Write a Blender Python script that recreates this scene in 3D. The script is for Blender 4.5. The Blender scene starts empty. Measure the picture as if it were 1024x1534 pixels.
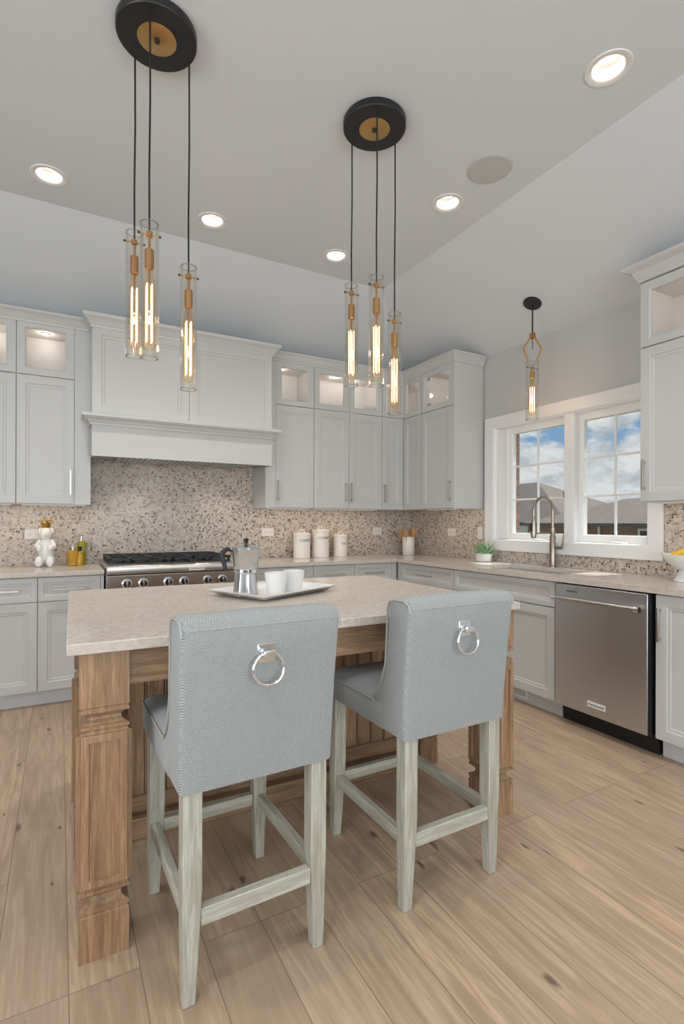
import bpy, bmesh, math, random
from mathutils import Vector, Matrix
random.seed(7)
PI = math.pi
S = bpy.context.scene
COL = S.collection
D = bpy.data

# ------------------------------------------------------------------ camera
F_PX, CV, YAW, ROLL = 773.19, 782.11, 0.5004, 0.0029
cam_d = D.cameras.new('camera'); cam = D.objects.new('camera', cam_d); COL.objects.link(cam)
cam_d.sensor_fit = 'VERTICAL'; cam_d.sensor_height = 36.0
cam_d.lens = F_PX / 1534 * 36
cam_d.shift_y = (CV - 767) / 1534
cam_d.clip_start = 0.05; cam_d.clip_end = 300
cam.matrix_world = Matrix.Translation((-3.4064, -4.6465, 1.2559)) @ Matrix.Rotation(-YAW, 4, 'Z') @ Matrix.Rotation(PI/2, 4, 'X') @ Matrix.Rotation(ROLL, 4, 'Z')
S.camera = cam

# ------------------------------------------------------------------ exposure
S.view_settings.view_transform = 'Standard'
S.view_settings.look = 'None'
S.view_settings.gamma = 1
S.view_settings.exposure = 0.0
try:
    S.cycles.transparent_max_bounces = 40; S.cycles.max_bounces = 12; S.cycles.diffuse_bounces = 6
except AttributeError: pass

# ------------------------------------------------------------------ node helpers
class NT:
    def __init__(s, tree): s.t = tree; s.n = tree.nodes; s.l = tree.links
    def new(s, typ, **kw):
        n = s.n.new(typ)
        for k, v in kw.items(): setattr(n, k, v)
        return n
    def put(s, sock, v):
        if v is None: return
        if isinstance(v, bpy.types.NodeSocket): s.l.new(v, sock)
        elif isinstance(v, (tuple, list)) and len(v) == 3 and sock.type == 'RGBA': sock.default_value = (*v, 1)
        else: sock.default_value = v
    def math(s, op, a, b=None, c=None):
        n = s.new('ShaderNodeMath', operation=op)
        for i, v in enumerate((a, b, c)): s.put(n.inputs[i], v) if v is not None else None
        return n.outputs[0]
    def ramp(s, fac, stops, interp='LINEAR'):
        n = s.new('ShaderNodeValToRGB'); r = n.color_ramp; r.interpolation = interp
        while len(r.elements) < len(stops): r.elements.new(0.5)
        for e, (p, c) in zip(r.elements, stops):
            e.position = p; e.color = (*c, 1) if len(c) == 3 else c
        s.put(n.inputs[0], fac); return n.outputs[0]
    def mix(s, fac, a, b, blend='MIX'):
        n = s.new('ShaderNodeMix', data_type='RGBA', blend_type=blend)
        s.put(n.inputs[0], fac); s.put(n.inputs[6], a); s.put(n.inputs[7], b); return n.outputs[2]
    def coords(s, scale=(1, 1, 1), rot=(0, 0, 0), loc=(0, 0, 0), out='Object'):
        c = s.new('ShaderNodeTexCoord'); m = s.new('ShaderNodeMapping')
        m.inputs['Scale'].default_value = scale; m.inputs['Rotation'].default_value = rot; m.inputs['Location'].default_value = loc
        s.l.new(c.outputs[out], m.inputs[0]); return m.outputs[0]
    def noise(s, vec, scale=5, detail=3, rough=0.5, dist=0.0):
        n = s.new('ShaderNodeTexNoise'); s.put(n.inputs['Vector'], vec)
        n.inputs['Scale'].default_value = scale; n.inputs['Detail'].default_value = detail
        n.inputs['Roughness'].default_value = rough; n.inputs['Distortion'].default_value = dist
        return n.outputs['Fac']
    def bump(s, h, strength=0.2, dist=0.01):
        n = s.new('ShaderNodeBump'); n.inputs['Strength'].default_value = strength; n.inputs['Distance'].default_value = dist
        s.put(n.inputs['Height'], h); return n.outputs[0]

def mat(name, col=(0.8, 0.8, 0.8), rough=0.5, metal=0.0, spec=0.5, fn=None, emit=None, estr=0, coat=0):
    m = D.materials.new(name); m.use_nodes = True
    t = NT(m.node_tree); b = t.n['Principled BSDF']
    b.inputs['Base Color'].default_value = (*col, 1); b.inputs['Roughness'].default_value = rough
    b.inputs['Metallic'].default_value = metal; b.inputs['Specular IOR Level'].default_value = spec
    b.inputs['Coat Weight'].default_value = coat
    if emit: b.inputs['Emission Color'].default_value = (*emit, 1); b.inputs['Emission Strength'].default_value = estr
    if fn: fn(t, b)
    return m

def thin_glass(name, tint=(1, 1, 1), refl=1.0, ior=1.5, base=0.0):
    """clear thin glass: transparent + fresnel reflection"""
    m = D.materials.new(name); m.use_nodes = True; t = NT(m.node_tree); t.n.clear()
    o = t.new('ShaderNodeOutputMaterial'); mx = t.new('ShaderNodeMixShader')
    tr = t.new('ShaderNodeBsdfTransparent'); tr.inputs[0].default_value = (*tint, 1)
    gl = t.new('ShaderNodeBsdfGlossy'); gl.inputs['Roughness'].default_value = 0.02
    lw = t.new('ShaderNodeLayerWeight'); lw.inputs[0].default_value = 0.5      # facing: works from both sides of the wall of the glass
    f0 = ((ior-1)/(ior+1))**2
    f = t.math('MULTIPLY_ADD', t.math('POWER', lw.outputs['Facing'], 3.2), refl*(1-f0), f0*refl + base)
    t.l.new(f, mx.inputs[0]); t.l.new(tr.outputs[0], mx.inputs[1]); t.l.new(gl.outputs[0], mx.inputs[2]); t.l.new(mx.outputs[0], o.inputs[0])
    return m

# ------------------------------------------------------------------ world: blue sky with cumulus
W = D.worlds.new('sky'); W.use_nodes = True; S.world = W
t = NT(W.node_tree); bg = t.n['Background']
tc = t.new('ShaderNodeTexCoord'); sp = t.new('ShaderNodeSeparateXYZ'); t.l.new(tc.outputs['Generated'], sp.inputs[0])
z = sp.outputs[2]
mp = t.new('ShaderNodeMapping'); mp.inputs['Scale'].default_value = (1, 1, 2.1); mp.inputs['Location'].default_value = (0.35, 0.12, 0.07)
t.l.new(tc.outputs['Generated'], mp.inputs[0])
n1 = t.noise(mp.outputs[0], 9.0, 7, 0.56, 0.25)
n2 = t.noise(mp.outputs[0], 15, 5, 0.6, 0.2)
cov = t.math('ADD', n1, t.math('MULTIPLY', t.math('SUBTRACT', 0.16, z), 0.45))
cloud = t.ramp(cov, [(0.405, (0, 0, 0)), (0.50, (1, 1, 1))])
blue = t.ramp(z, [(0.0, (0.52, 0.66, 0.80)), (0.12, (0.26, 0.46, 0.72)), (0.5, (0.14, 0.30, 0.60))])
white = t.ramp(n2, [(0.32, (0.48, 0.53, 0.60)), (0.56, (0.90, 0.91, 0.92))])
t.l.new(t.mix(cloud, blue, white), bg.inputs[0]); bg.inputs[1].default_value = 0.85

# ------------------------------------------------------------------ sun and daylight from the windows behind the camera
def light(name, typ, loc, energy, col=(1, 1, 1), rot=None, parent=None, **kw):
    l = D.lights.new(name, typ); l.energy = energy; l.color = col
    for k, v in kw.items(): setattr(l, k, v)
    o = D.objects.new(name, l); COL.objects.link(o); o.location = loc
    if rot: o.rotation_euler = rot
    if parent: o.parent = parent
    return o
sun = light('sun', 'SUN', (6, -3, 8), 8.5, (1, 0.95, 0.86), angle=0.01)
sun.rotation_euler = Vector((-0.52, 0.10, -1.0)).to_track_quat('-Z', 'Y').to_euler()
DAY = (0.87, 0.945, 1.0)
for i, (wx, ww) in enumerate(((-4.6, 1.7), (-2.1, 1.7))):
    light('window_daylight', 'AREA', (wx, -8.45, 1.55), 84, DAY, (PI/2+.45, 0, 0), shape='RECTANGLE', size=ww, size_y=2.0)
light('window_daylight', 'AREA', (-6.95, -4.6, 1.5), 92, (0.94, 0.97, 1.0), (PI/2+.40, 0, -PI/2), shape='RECTANGLE', size=2.4, size_y=1.9)
LAMP = 5.0          # recessed lamp, W
PUCK = 0.42
STRIP = 1.1

# ------------------------------------------------------------------ materials
M = {}
M['cab'] = mat('white_lacquer', (0.55, 0.55, 0.535), 0.34, spec=0.4)
M['cabin'] = mat('white_cabinet_interior', (0.76, 0.73, 0.70), 0.5)
M['trim'] = mat('white_trim_paint', (0.80, 0.80, 0.80), 0.35)
M['wall'] = mat('grey_wall_paint', (0.535, 0.545, 0.54), 0.7, fn=lambda t, b: t.put(b.inputs['Normal'], t.bump(t.noise(t.coords(), 260, 2), 0.05, 0.001)))
M['ceil'] = mat('white_ceiling_paint', (0.65, 0.685, 0.71), 0.75)
M['nickel'] = mat('satin_nickel', (0.55, 0.53, 0.50), 0.32, 1.0)
M['chrome'] = mat('polished_chrome', (0.80, 0.81, 0.83), 0.08, 1.0)
M['brass'] = mat('aged_brass', (0.50, 0.27, 0.085), 0.34, 1.0)
M['blackmetal'] = mat('black_metal', (0.012, 0.012, 0.013), 0.42)
M['cord'] = mat('black_cord', (0.01, 0.01, 0.01), 0.7)
M['blackplastic'] = mat('black_plastic', (0.012, 0.012, 0.014), 0.3)
M['porcelain'] = mat('white_porcelain', (0.80, 0.80, 0.79), 0.12)
M['enamel'] = mat('cream_enamel', (0.76, 0.72, 0.67), 0.3)
M['ink'] = mat('grey_lettering', (0.10, 0.09, 0.085), 0.6)
M['platew'] = mat('white_plastic_plate', (0.72, 0.69, 0.66), 0.35)
M['gold'] = mat('gold_glaze', (0.80, 0.48, 0.12), 0.25, 0.9)
M['brickred'] = None
M['window_vinyl'] = mat('white_window_vinyl', (0.84, 0.84, 0.84), 0.3)
M['glass'] = thin_glass('clear_glass', (0.97, 0.985, 0.98), 0.7, 1.45)
M['cabglass'] = thin_glass('cabinet_glass', (0.98, 0.98, 0.98), 0.7, 1.4)
M['tube'] = thin_glass('pendant_glass', (0.985, 0.975, 0.955), 0.85, 1.5, 0.015)
M['bulbglass'] = thin_glass('amber_bulb_glass', (0.99, 0.90, 0.78), 0.3, 1.4, 0.0)
M['filament'] = mat('glowing_filament', (1, .7, .4), 0.5, emit=(1.0, 0.66, 0.34), estr=5.0)
M['lens'] = mat('lit_lamp_lens', (1, 1, 1), 0.5, emit=(1.0, 0.90, 0.78), estr=1.7)
M['puck'] = mat('lit_puck_lens', (1, 1, 1), 0.5, emit=(1.0, 0.93, 0.84), estr=4)
M['lampwhite'] = mat('lamp_trim_white', (0.78, 0.76, 0.73), 0.45)
M['grille'] = mat('speaker_grille', (0.50, 0.50, 0.50), 0.6)
M['dark'] = mat('dark_void', (0.01, 0.01, 0.01), 0.6)
M['toekick'] = mat('toe_kick_paint', (0.60, 0.61, 0.61), 0.4)
M['sinksteel'] = mat('sink_steel', (0.60, 0.61, 0.62), 0.28, 1.0)
M['oil'] = mat('amber_oil', (0.42, 0.23, 0.012), 0.08, spec=0.6)
M['oilgreen'] = mat('green_olive_oil', (0.28, 0.26, 0.015), 0.08, spec=0.6)
M['leaf'] = mat('succulent_leaf', (0.22, 0.42, 0.19), 0.5, fn=lambda t, b: t.put(b.inputs['Base Color'], t.ramp(t.noise(t.coords(), 30, 2), [(0.35, (0.17, 0.36, 0.15)), (0.6, (0.42, 0.60, 0.36))])))
M['soil'] = mat('potting_soil', (0.05, 0.035, 0.025), 0.9)
M['woodspoon'] = mat('utensil_wood', (0.55, 0.30, 0.12), 0.5)
M['banana'] = mat('banana_yellow', (0.80, 0.50, 0.03), 0.4)
M['roof'] = mat('roof_shingles', (0.15, 0.115, 0.10), 0.9, fn=lambda t, b: t.put(b.inputs['Base Color'], t.ramp(t.noise(t.coords(), 3, 6, 0.7), [(0.3, (0.10, 0.082, 0.072)), (0.7, (0.15, 0.123, 0.108))])))
M['lawn'] = mat('lawn_grass', (0.08, 0.14, 0.04), 0.9)
M['gutter'] = mat('gutter_brown', (0.10, 0.08, 0.07), 0.5)

def f_steel(t, b):
    v = t.coords((3, 3, 220)) ; n = t.noise(v, 3, 3, 0.6)
    t.put(b.inputs['Roughness'], t.ramp(n, [(0.3, (0.33,)*3), (0.7, (0.42,)*3)]))
    t.put(b.inputs['Base Color'], t.ramp(n, [(0.3, (0.58, 0.60, 0.625)), (0.7, (0.65, 0.67, 0.70))]))
M['steel'] = mat('brushed_steel', (0.4, 0.4, 0.4), 0.33, 1.0, fn=f_steel)
M['rangesteel'] = mat('range_steel', (0.62, 0.58, 0.55), 0.28, 1.0)
def f_brick(t, b):
    v = t.coords((1, 1, 1))
    s = t.new('ShaderNodeSeparateXYZ'); t.l.new(v, s.inputs[0]); c = t.new('ShaderNodeCombineXYZ')
    t.l.new(t.math('ADD', s.outputs[0], s.outputs[1]), c.inputs[0]); t.l.new(s.outputs[2], c.inputs[1])
    k = t.new('ShaderNodeTexBrick'); t.l.new(c.outputs[0], k.inputs['Vector'])
    k.inputs['Scale'].default_value = 1; k.inputs['Brick Width'].default_value = 0.21; k.inputs['Row Height'].default_value = 0.075; k.inputs['Mortar Size'].default_value = 0.006
    k.inputs['Color1'].default_value = (0.44, 0.22, 0.18, 1); k.inputs['Color2'].default_value = (0.33, 0.17, 0.14, 1); k.inputs['Mortar'].default_value = (0.16, 0.14, 0.13, 1)
    t.put(b.inputs['Base Color'], k.outputs['Color'])
M['brick'] = mat('red_brown_brick', (0.15, 0.07, 0.06), 0.9, fn=f_brick)

def f_floor(t, b):
    v = t.coords((1, 1, 1), (0, 0, PI/2))
    k = t.new('ShaderNodeTexBrick'); t.l.new(v, k.inputs['Vector'])
    k.offset = 0.37; k.offset_frequency = 3; k.squash = 1
    k.inputs['Scale'].default_value = 1; k.inputs['Brick Width'].default_value = 1.55; k.inputs['Row Height'].default_value = 0.178
    k.inputs['Mortar Size'].default_value = 0.0016; k.inputs['Mortar Smooth'].default_value = 0.2; k.inputs['Bias'].default_value = 0.0
    k.inputs['Color1'].default_value = (0, 0, 0, 1); k.inputs['Color2'].default_value = (1, 1, 1, 1); k.inputs['Mortar'].default_value = (0.5, 0.5, 0.5, 1)
    r = k.outputs['Color']
    # shift the grain per plank
    va = t.new('ShaderNodeVectorMath', operation='ADD'); sc = t.new('ShaderNodeVectorMath', operation='SCALE')
    t.l.new(r, sc.inputs[0]); sc.inputs['Scale'].default_value = 37.0
    t.l.new(t.coords((1, 1, 1)), va.inputs[0]); t.l.new(sc.outputs[0], va.inputs[1])
    def grain(scale, nscale, det, dist):
        m = t.new('ShaderNodeMapping'); m.inputs['Scale'].default_value = scale; t.l.new(va.outputs[0], m.inputs[0])
        return t.noise(m.outputs[0], nscale, det, 0.6, dist), m.outputs[0]
    g1, _ = grain((1, 0.09, 1), 26, 5, 1.2)
    g2, _ = grain((1, 0.05, 1), 90, 3, 0.3)
    g3, _ = grain((1, 0.35, 1), 3.2, 3, 0.6)
    tone = t.ramp(r, [(0.0, (0.60, 0.425, 0.29)), (0.3, (0.45, 0.335, 0.245)), (0.55, (0.56, 0.40, 0.275)), (0.8, (0.49, 0.35, 0.24)), (1.0, (0.42, 0.31, 0.22))])
    c = t.mix(t.ramp(g1, [(0.36, (0.95,)*3), (0.60, (0,)*3)]), tone, (0.34, 0.23, 0.15))
    c = t.mix(t.ramp(g2, [(0.36, (0.7,)*3), (0.58, (0,)*3)]), c, (0.35, 0.25, 0.175))
    c = t.mix(t.ramp(g3, [(0.35, (0.35,)*3), (0.65, (0,)*3)]), c, (0.38, 0.275, 0.195))
    # knots
    m = t.new('ShaderNodeMapping'); m.inputs['Scale'].default_value = (1, 0.42, 1); t.l.new(va.outputs[0], m.inputs[0])
    dn = t.new('ShaderNodeTexNoise'); t.l.new(m.outputs[0], dn.inputs['Vector']); dn.inputs['Scale'].default_value = 22
    wv = t.new('ShaderNodeVectorMath', operation='MULTIPLY_ADD'); t.l.new(dn.outputs['Color'], wv.inputs[0]); wv.inputs[1].default_value = (0.03, 0.03, 0); t.l.new(m.outputs[0], wv.inputs[2])
    vo = t.new('ShaderNodeTexVoronoi', voronoi_dimensions='2D'); t.l.new(wv.outputs[0], vo.inputs['Vector']); vo.inputs['Scale'].default_value = 4.2
    sepc = t.new('ShaderNodeSeparateColor'); t.l.new(vo.outputs['Color'], sepc.inputs[0])
    size = t.math('MULTIPLY', t.math('POWER', sepc.outputs[0], 1.8), 0.085)
    kn = t.math('SUBTRACT', 1.0, t.math('DIVIDE', vo.outputs['Distance'], size))
    kk = t.ramp(kn, [(0.0, (0,)*3), (0.5, (0.85,)*3), (1.0, (1,)*3)])
    c = t.mix(t.math('MULTIPLY', kk, 0.88), c, (0.09, 0.05, 0.03))
    c = t.mix(k.outputs['Fac'], c, (0.22, 0.15, 0.10))
    t.put(b.inputs['Base Color'], c)
    t.put(b.inputs['Roughness'], t.ramp(g1, [(0.3, (0.40,)*3), (0.7, (0.5,)*3)]))
    t.put(b.inputs['Normal'], t.bump(t.math('SUBTRACT', g2, t.math('MULTIPLY', k.outputs['Fac'], 2.5)), 0.12, 0.004))
M['floor'] = mat('oak_plank_floor', (0.5, 0.35, 0.22), 0.45, fn=f_floor)

def wood(name, c_lo, c_mid, c_hi, axis='z', rough=0.45, scale=1.0, bump=0.1):
    def fn(t, b):
        st = {'z': (1, 1, 0.06), 'x': (0.06, 1, 1), 'y': (1, 0.06, 1)}[axis]
        v = t.coords(tuple(s * scale for s in st))
        g = t.noise(v, 55, 5, 0.66, 1.0); g2 = t.noise(v, 230, 3, 0.65, 0.3); g3 = t.noise(v, 5, 3, 0.5, 0.6)
        c = t.ramp(g, [(0.30, c_lo), (0.5, c_mid), (0.68, c_hi)])
        c = t.mix(t.ramp(g2, [(0.38, (0.5,)*3), (0.6, (0,)*3)]), c, c_lo)
        c = t.mix(t.ramp(g3, [(0.35, (0.3,)*3), (0.6, (0,)*3)]), c, c_lo)
        t.put(b.inputs['Base Color'], c)
        t.put(b.inputs['Normal'], t.bump(g2, bump, 0.002))
    return mat(name, c_mid, rough, fn=fn)
M['oak'] = wood('stained_oak', (0.19, 0.108, 0.058), (0.365, 0.222, 0.128), (0.50, 0.325, 0.195))
M['oakx'] = wood('stained_oak_across', (0.19, 0.108, 0.058), (0.365, 0.222, 0.128), (0.50, 0.325, 0.195), axis='x')
M['legwood'] = wood('whitewashed_wood', (0.31, 0.285, 0.22), (0.49, 0.485, 0.41), (0.62, 0.63, 0.56), rough=0.5)
M['legwoodx'] = wood('whitewashed_wood_across', (0.31, 0.285, 0.22), (0.49, 0.485, 0.41), (0.62, 0.63, 0.56), axis='x', rough=0.5)
M['legwoody'] = wood('whitewashed_wood_lengthwise', (0.31, 0.285, 0.22), (0.49, 0.485, 0.41), (0.62, 0.63, 0.56), axis='y', rough=0.5)

def f_quartz(t, b):
    v = t.coords()
    n = t.noise(v, 55, 4, 0.7); n2 = t.noise(v, 6, 4, 0.6, 0.8)
    c = t.ramp(n, [(0.35, (0.50, 0.43, 0.375)), (0.55, (0.61, 0.55, 0.49)), (0.72, (0.67, 0.615, 0.56))])
    c = t.mix(t.ramp(n2, [(0.40, (0.30,)*3), (0.55, (0,)*3)]), c, (0.53, 0.45, 0.39))
    t.put(b.inputs['Base Color'], c)
M['quartz'] = mat('beige_quartz', (0.6, 0.53, 0.46), 0.16, fn=f_quartz, spec=0.5)

def f_mosaic(t, b):
    v = t.coords()
    s = t.new('ShaderNodeSeparateXYZ'); t.l.new(v, s.inputs[0]); c = t.new('ShaderNodeCombineXYZ')
    t.l.new(t.math('ADD', s.outputs[0], t.math('MULTIPLY', s.outputs[1], -1.0)), c.inputs[0]); t.l.new(s.outputs[2], c.inputs[1])
    vo = t.new('ShaderNodeTexVoronoi', voronoi_dimensions='2D'); t.l.new(c.outputs[0], vo.inputs['Vector'])
    vo.inputs['Scale'].default_value = 60; vo.inputs['Randomness'].default_value = 0.9
    de = t.new('ShaderNodeTexVoronoi', voronoi_dimensions='2D', feature='DISTANCE_TO_EDGE'); t.l.new(c.outputs[0], de.inputs['Vector'])
    de.inputs['Scale'].default_value = 60; de.inputs['Randomness'].default_value = 0.9
    sc = t.new('ShaderNodeSeparateColor'); t.l.new(vo.outputs['Color'], sc.inputs[0])
    col = t.ramp(sc.outputs[0], [(0.0, (0.50, 0.42, 0.345)), (0.30, (0.59, 0.53, 0.46)), (0.50, (0.43, 0.34, 0.265)), (0.63, (0.36, 0.33, 0.30)),
                                 (0.72, (0.30, 0.20, 0.135)), (0.82, (0.60, 0.55, 0.49)), (0.90, (0.13, 0.085, 0.06)), (0.96, (0.22, 0.19, 0.17))], 'CONSTANT')
    g = t.ramp(de.outputs['Distance'], [(0.05, (1,)*3), (0.12, (0,)*3)])
    t.put(b.inputs['Base Color'], t.mix(g, col, (0.55, 0.50, 0.445)))
    t.put(b.inputs['Roughness'], t.ramp(g, [(0, (0.25,)*3), (1, (0.8,)*3)]))
    t.put(b.inputs['Normal'], t.bump(t.ramp(de.outputs['Distance'], [(0.04, (0,)*3), (0.2, (1,)*3)]), 0.35, 0.003))
M['mosaic'] = mat('pebble_mosaic_tile', (0.5, 0.44, 0.38), 0.3, fn=f_mosaic)

def f_fabric(t, b):
    c = t.coords((1, 1, 1)); s = t.new('ShaderNodeSeparateXYZ'); t.l.new(c, s.inputs[0])
    h = t.math('ADD', s.outputs[0], s.outputs[1]); zz = t.math('ADD', s.outputs[2], t.math('MULTIPLY', s.outputs[1], 0.5))
    # herringbone: zigzag across 11 mm columns
    tri = t.math('PINGPONG', h, 0.011)
    w1 = t.math('SINE', t.math('MULTIPLY', t.math('ADD', zz, t.math('MULTIPLY', tri, 1.1)), 2 * PI / 0.0062))
    w2 = t.math('SINE', t.math('MULTIPLY', h, 2 * PI / 0.0036))
    n = t.noise(c, 420, 2); n2 = t.noise(c, 14, 3)
    k = t.math('ADD', t.math('ADD', t.math('MULTIPLY', w1, 0.30), t.math('MULTIPLY', w2, 0.08)), t.math('MULTIPLY', n, 0.9))
    col = t.ramp(k, [(0.15, (0.205, 0.22, 0.222)), (0.75, (0.43, 0.457, 0.46))])
    col = t.mix(t.ramp(n2, [(0.35, (0.12,)*3), (0.65, (0,)*3)]), col, (0.36, 0.36, 0.34))
    t.put(b.inputs['Base Color'], col); t.put(b.inputs['Normal'], t.bump(k, 0.5, 0.002))
    b.inputs['Sheen Weight'].default_value = 0.25; b.inputs['Sheen Roughness'].default_value = 0.5
M['fabric'] = mat('grey_herringbone_fabric', (0.45, 0.46, 0.45), 0.9, spec=0.15, fn=f_fabric)
M['piping'] = mat('grey_piping', (0.36, 0.36, 0.34), 0.9, spec=0.1)

# ------------------------------------------------------------------ mesh helpers
class MB:
    def __init__(s): s.b = bmesh.new()
    def box(s, x0, x1, y0, y1, z0, z1):
        v = [s.b.verts.new(p) for p in ((x0,y0,z0),(x1,y0,z0),(x1,y1,z0),(x0,y1,z0),(x0,y0,z1),(x1,y0,z1),(x1,y1,z1),(x0,y1,z1))]
        for f in ((3,2,1,0),(4,5,6,7),(0,1,5,4),(1,2,6,5),(2,3,7,6),(3,0,4,7)): s.b.faces.new([v[i] for i in f])
        return s
    def loops(s, rings, cap0=True, cap1=True, closed=False):
        R = [[s.b.verts.new(p) for p in r] for r in rings]; n = len(R[0])
        pairs = list(zip(R[:-1], R[1:])) + ([(R[-1], R[0])] if closed else [])
        for a, c in pairs:
            for i in range(n):
                j = (i + 1) % n; s.b.faces.new((a[i], a[j], c[j], c[i]))
        if not closed:
            if cap0: s.b.faces.new(list(reversed(R[0])))
            if cap1: s.b.faces.new(R[-1])
        return s
    def lathe(s, prof, n=32, c=(0, 0, 0), cap0=True, cap1=True, sx=1, sy=1):
        rings = [[(c[0] + r*sx*math.cos(2*PI*i/n), c[1] + r*sy*math.sin(2*PI*i/n), c[2] + z) for i in range(n)] for r, z in prof]
        return s.loops(rings, cap0, cap1)
    def tube(s, pts, r, n=10, closed=False):
        pts = [Vector(p) for p in pts]; rr = r if isinstance(r, (list, tuple)) else [r]*len(pts)
        rings = []; up = None; N = len(pts)
        for i, p in enumerate(pts):
            a = pts[(i-1) % N] if (i > 0 or closed) else p; c = pts[(i+1) % N] if (i < N-1 or closed) else p
            d = (c - a).normalized()
            if up is None: up = Vector((0, 0, 1)) if abs(d.z) < 0.9 else Vector((1, 0, 0))
            x = up - d * up.dot(d)
            if x.length < 1e-6: x = d.orthogonal()
            x.normalize(); y = d.cross(x); up = x
            rings.append([p + (x*math.cos(2*PI*k/n) + y*math.sin(2*PI*k/n))*rr[i] for k in range(n)])
        return s.loops(rings, closed=closed)
    def bar(s, p0, p1, w, h):
        p0, p1 = Vector(p0), Vector(p1); d = (p1-p0).normalized(); up = Vector((0,0,1)) if abs(d.z) < 0.95 else Vector((0,1,0))
        x = d.cross(up).normalized(); y = x.cross(d)
        q = lambda p: [p - x*w/2 - y*h/2, p + x*w/2 - y*h/2, p + x*w/2 + y*h/2, p - x*w/2 + y*h/2]
        return s.loops([q(p0), q(p1)])
    def prism(s, pts, axis, a, b_):
        f = {'x': lambda p, k: (k, p[0], p[1]), 'y': lambda p, k: (p[0], k, p[1]), 'z': lambda p, k: (p[0], p[1], k)}[axis]
        return s.loops([[f(p, a) for p in pts], [f(p, b_) for p in pts]])
    def sphere(s, c, r, n=16, m=10, sc=(1, 1, 1)):
        rings = []
        for j in range(1, m):
            a = -PI/2 + PI*j/m
            rings.append([(c[0]+r*sc[0]*math.cos(a)*math.cos(2*PI*i/n), c[1]+r*sc[1]*math.cos(a)*math.sin(2*PI*i/n), c[2]+r*sc[2]*math.sin(a)) for i in range(n)])
        return s.loops(rings)
    def panel(s, x0, x1, z0, z1, yf, th, rings):
        """front facing -y; rings = [(inset, depth behind front)]"""
        def rect(i, y): return [(x0+i, y, z0+i), (x1-i, y, z0+i), (x1-i, y, z1-i), (x0+i, y, z1-i)]
        L = [rect(0, yf+th), rect(0, yf+0.0015)] + [rect(0.0015, yf)] + [rect(i, yf+d) for i, d in rings]
        return s.loops(L)
    def frame(s, x0, x1, z0, z1, yf, th, w, wz=None):
        """rectangular frame (open middle) facing -y"""
        wz = wz or w
        def rect(i, iz, y): return [(x0+i, y, z0+iz), (x1-i, y, z0+iz), (x1-i, y, z1-iz), (x0+i, y, z1-iz)]
        return s.loops([rect(0,0,yf+th), rect(0,0,yf), rect(w-0.008,wz-0.008,yf), rect(w,wz,yf+0.006), rect(w,wz,yf+th)], closed=True)
    def xf(s, m): bmesh.ops.transform(s.b, matrix=m, verts=s.b.verts); return s
    def build(s, name, m, parent=None, bevel=0, smooth=None, seg=2, subsurf=0):
        bmesh.ops.recalc_face_normals(s.b, faces=s.b.faces)
        me = D.meshes.new(name); s.b.to_mesh(me); s.b.free()
        o = D.objects.new(name, me); COL.objects.link(o)
        if m: me.materials.append(m)
        if smooth is not None: me.shade_smooth(); me.set_sharp_from_angle(angle=math.radians(smooth))
        if bevel:
            k = o.modifiers.new('bevel', 'BEVEL'); k.width = bevel; k.segments = seg; k.limit_method = 'ANGLE'; k.angle_limit = math.radians(35)
            me.shade_smooth()
            if smooth is None: me.set_sharp_from_angle(angle=math.radians(60))
        if subsurf: k = o.modifiers.new('sub', 'SUBSURF'); k.levels = subsurf; k.render_levels = subsurf
        if parent: o.parent = parent
        return o

def tag(o, label=None, cat=None, group=None, kind=None):
    if label: o['label'] = label
    if cat: o['category'] = cat
    if group: o['group'] = group
    if kind: o['kind'] = kind
    return o
def thing(name, label, cat, loc=(0, 0, 0), rz=0, group=None):
    o = D.objects.new(name, None); COL.objects.link(o); o.location = loc; o.rotation_euler = (0, 0, rz); o.empty_display_size = 0.05
    return tag(o, label, cat, group)
def struct(o): o['kind'] = 'structure'; return o
def copy_tree(o, parent=None):
    c = o.copy(); COL.objects.link(c)
    if parent: c.parent = parent
    for ch in list(o.children): copy_tree(ch, c)
    return c
def text_mesh(name, body, size, m, parent, extrude=0.0008, font_bold=False, align='CENTER', xscale=1.0):
    cu = D.curves.new(name, 'FONT'); cu.body = body; cu.size = size; cu.extrude = extrude; cu.align_x = align; cu.align_y = 'CENTER'
    if font_bold: cu.offset = size * 0.012
    cu.resolution_u = 4
    ob = D.objects.new(name, cu); COL.objects.link(ob)
    bpy.context.view_layer.update()
    me = D.meshes.new_from_object(ob.evaluated_get(bpy.context.evaluated_depsgraph_get()))
    D.objects.remove(ob); D.curves.remove(cu)
    for v in me.vertices: v.co.x *= xscale
    o = D.objects.new(name, me); me.materials.clear(); me.materials.append(m); COL.objects.link(o); o.parent = parent
    return o
UP = Matrix.Rotation(PI/2, 4, 'X')          # text lying in xy -> standing, facing -y

# ================================================================== ROOM
XL, YF, ZW, ZC = -7.0, -8.5, 2.76, 3.20     # left wall, front wall, wall height, flat ceiling
CX, CY = -1.045, -1.02                      # where the flat ceiling starts
struct(MB().box(XL-.15, .15, YF-.15, .15, -.12, 0).build('floor', M['floor']))
struct(MB().box(XL-.15, .25, 0, .15, 0, 3.4).build('wall_back', M['wall']))
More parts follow.
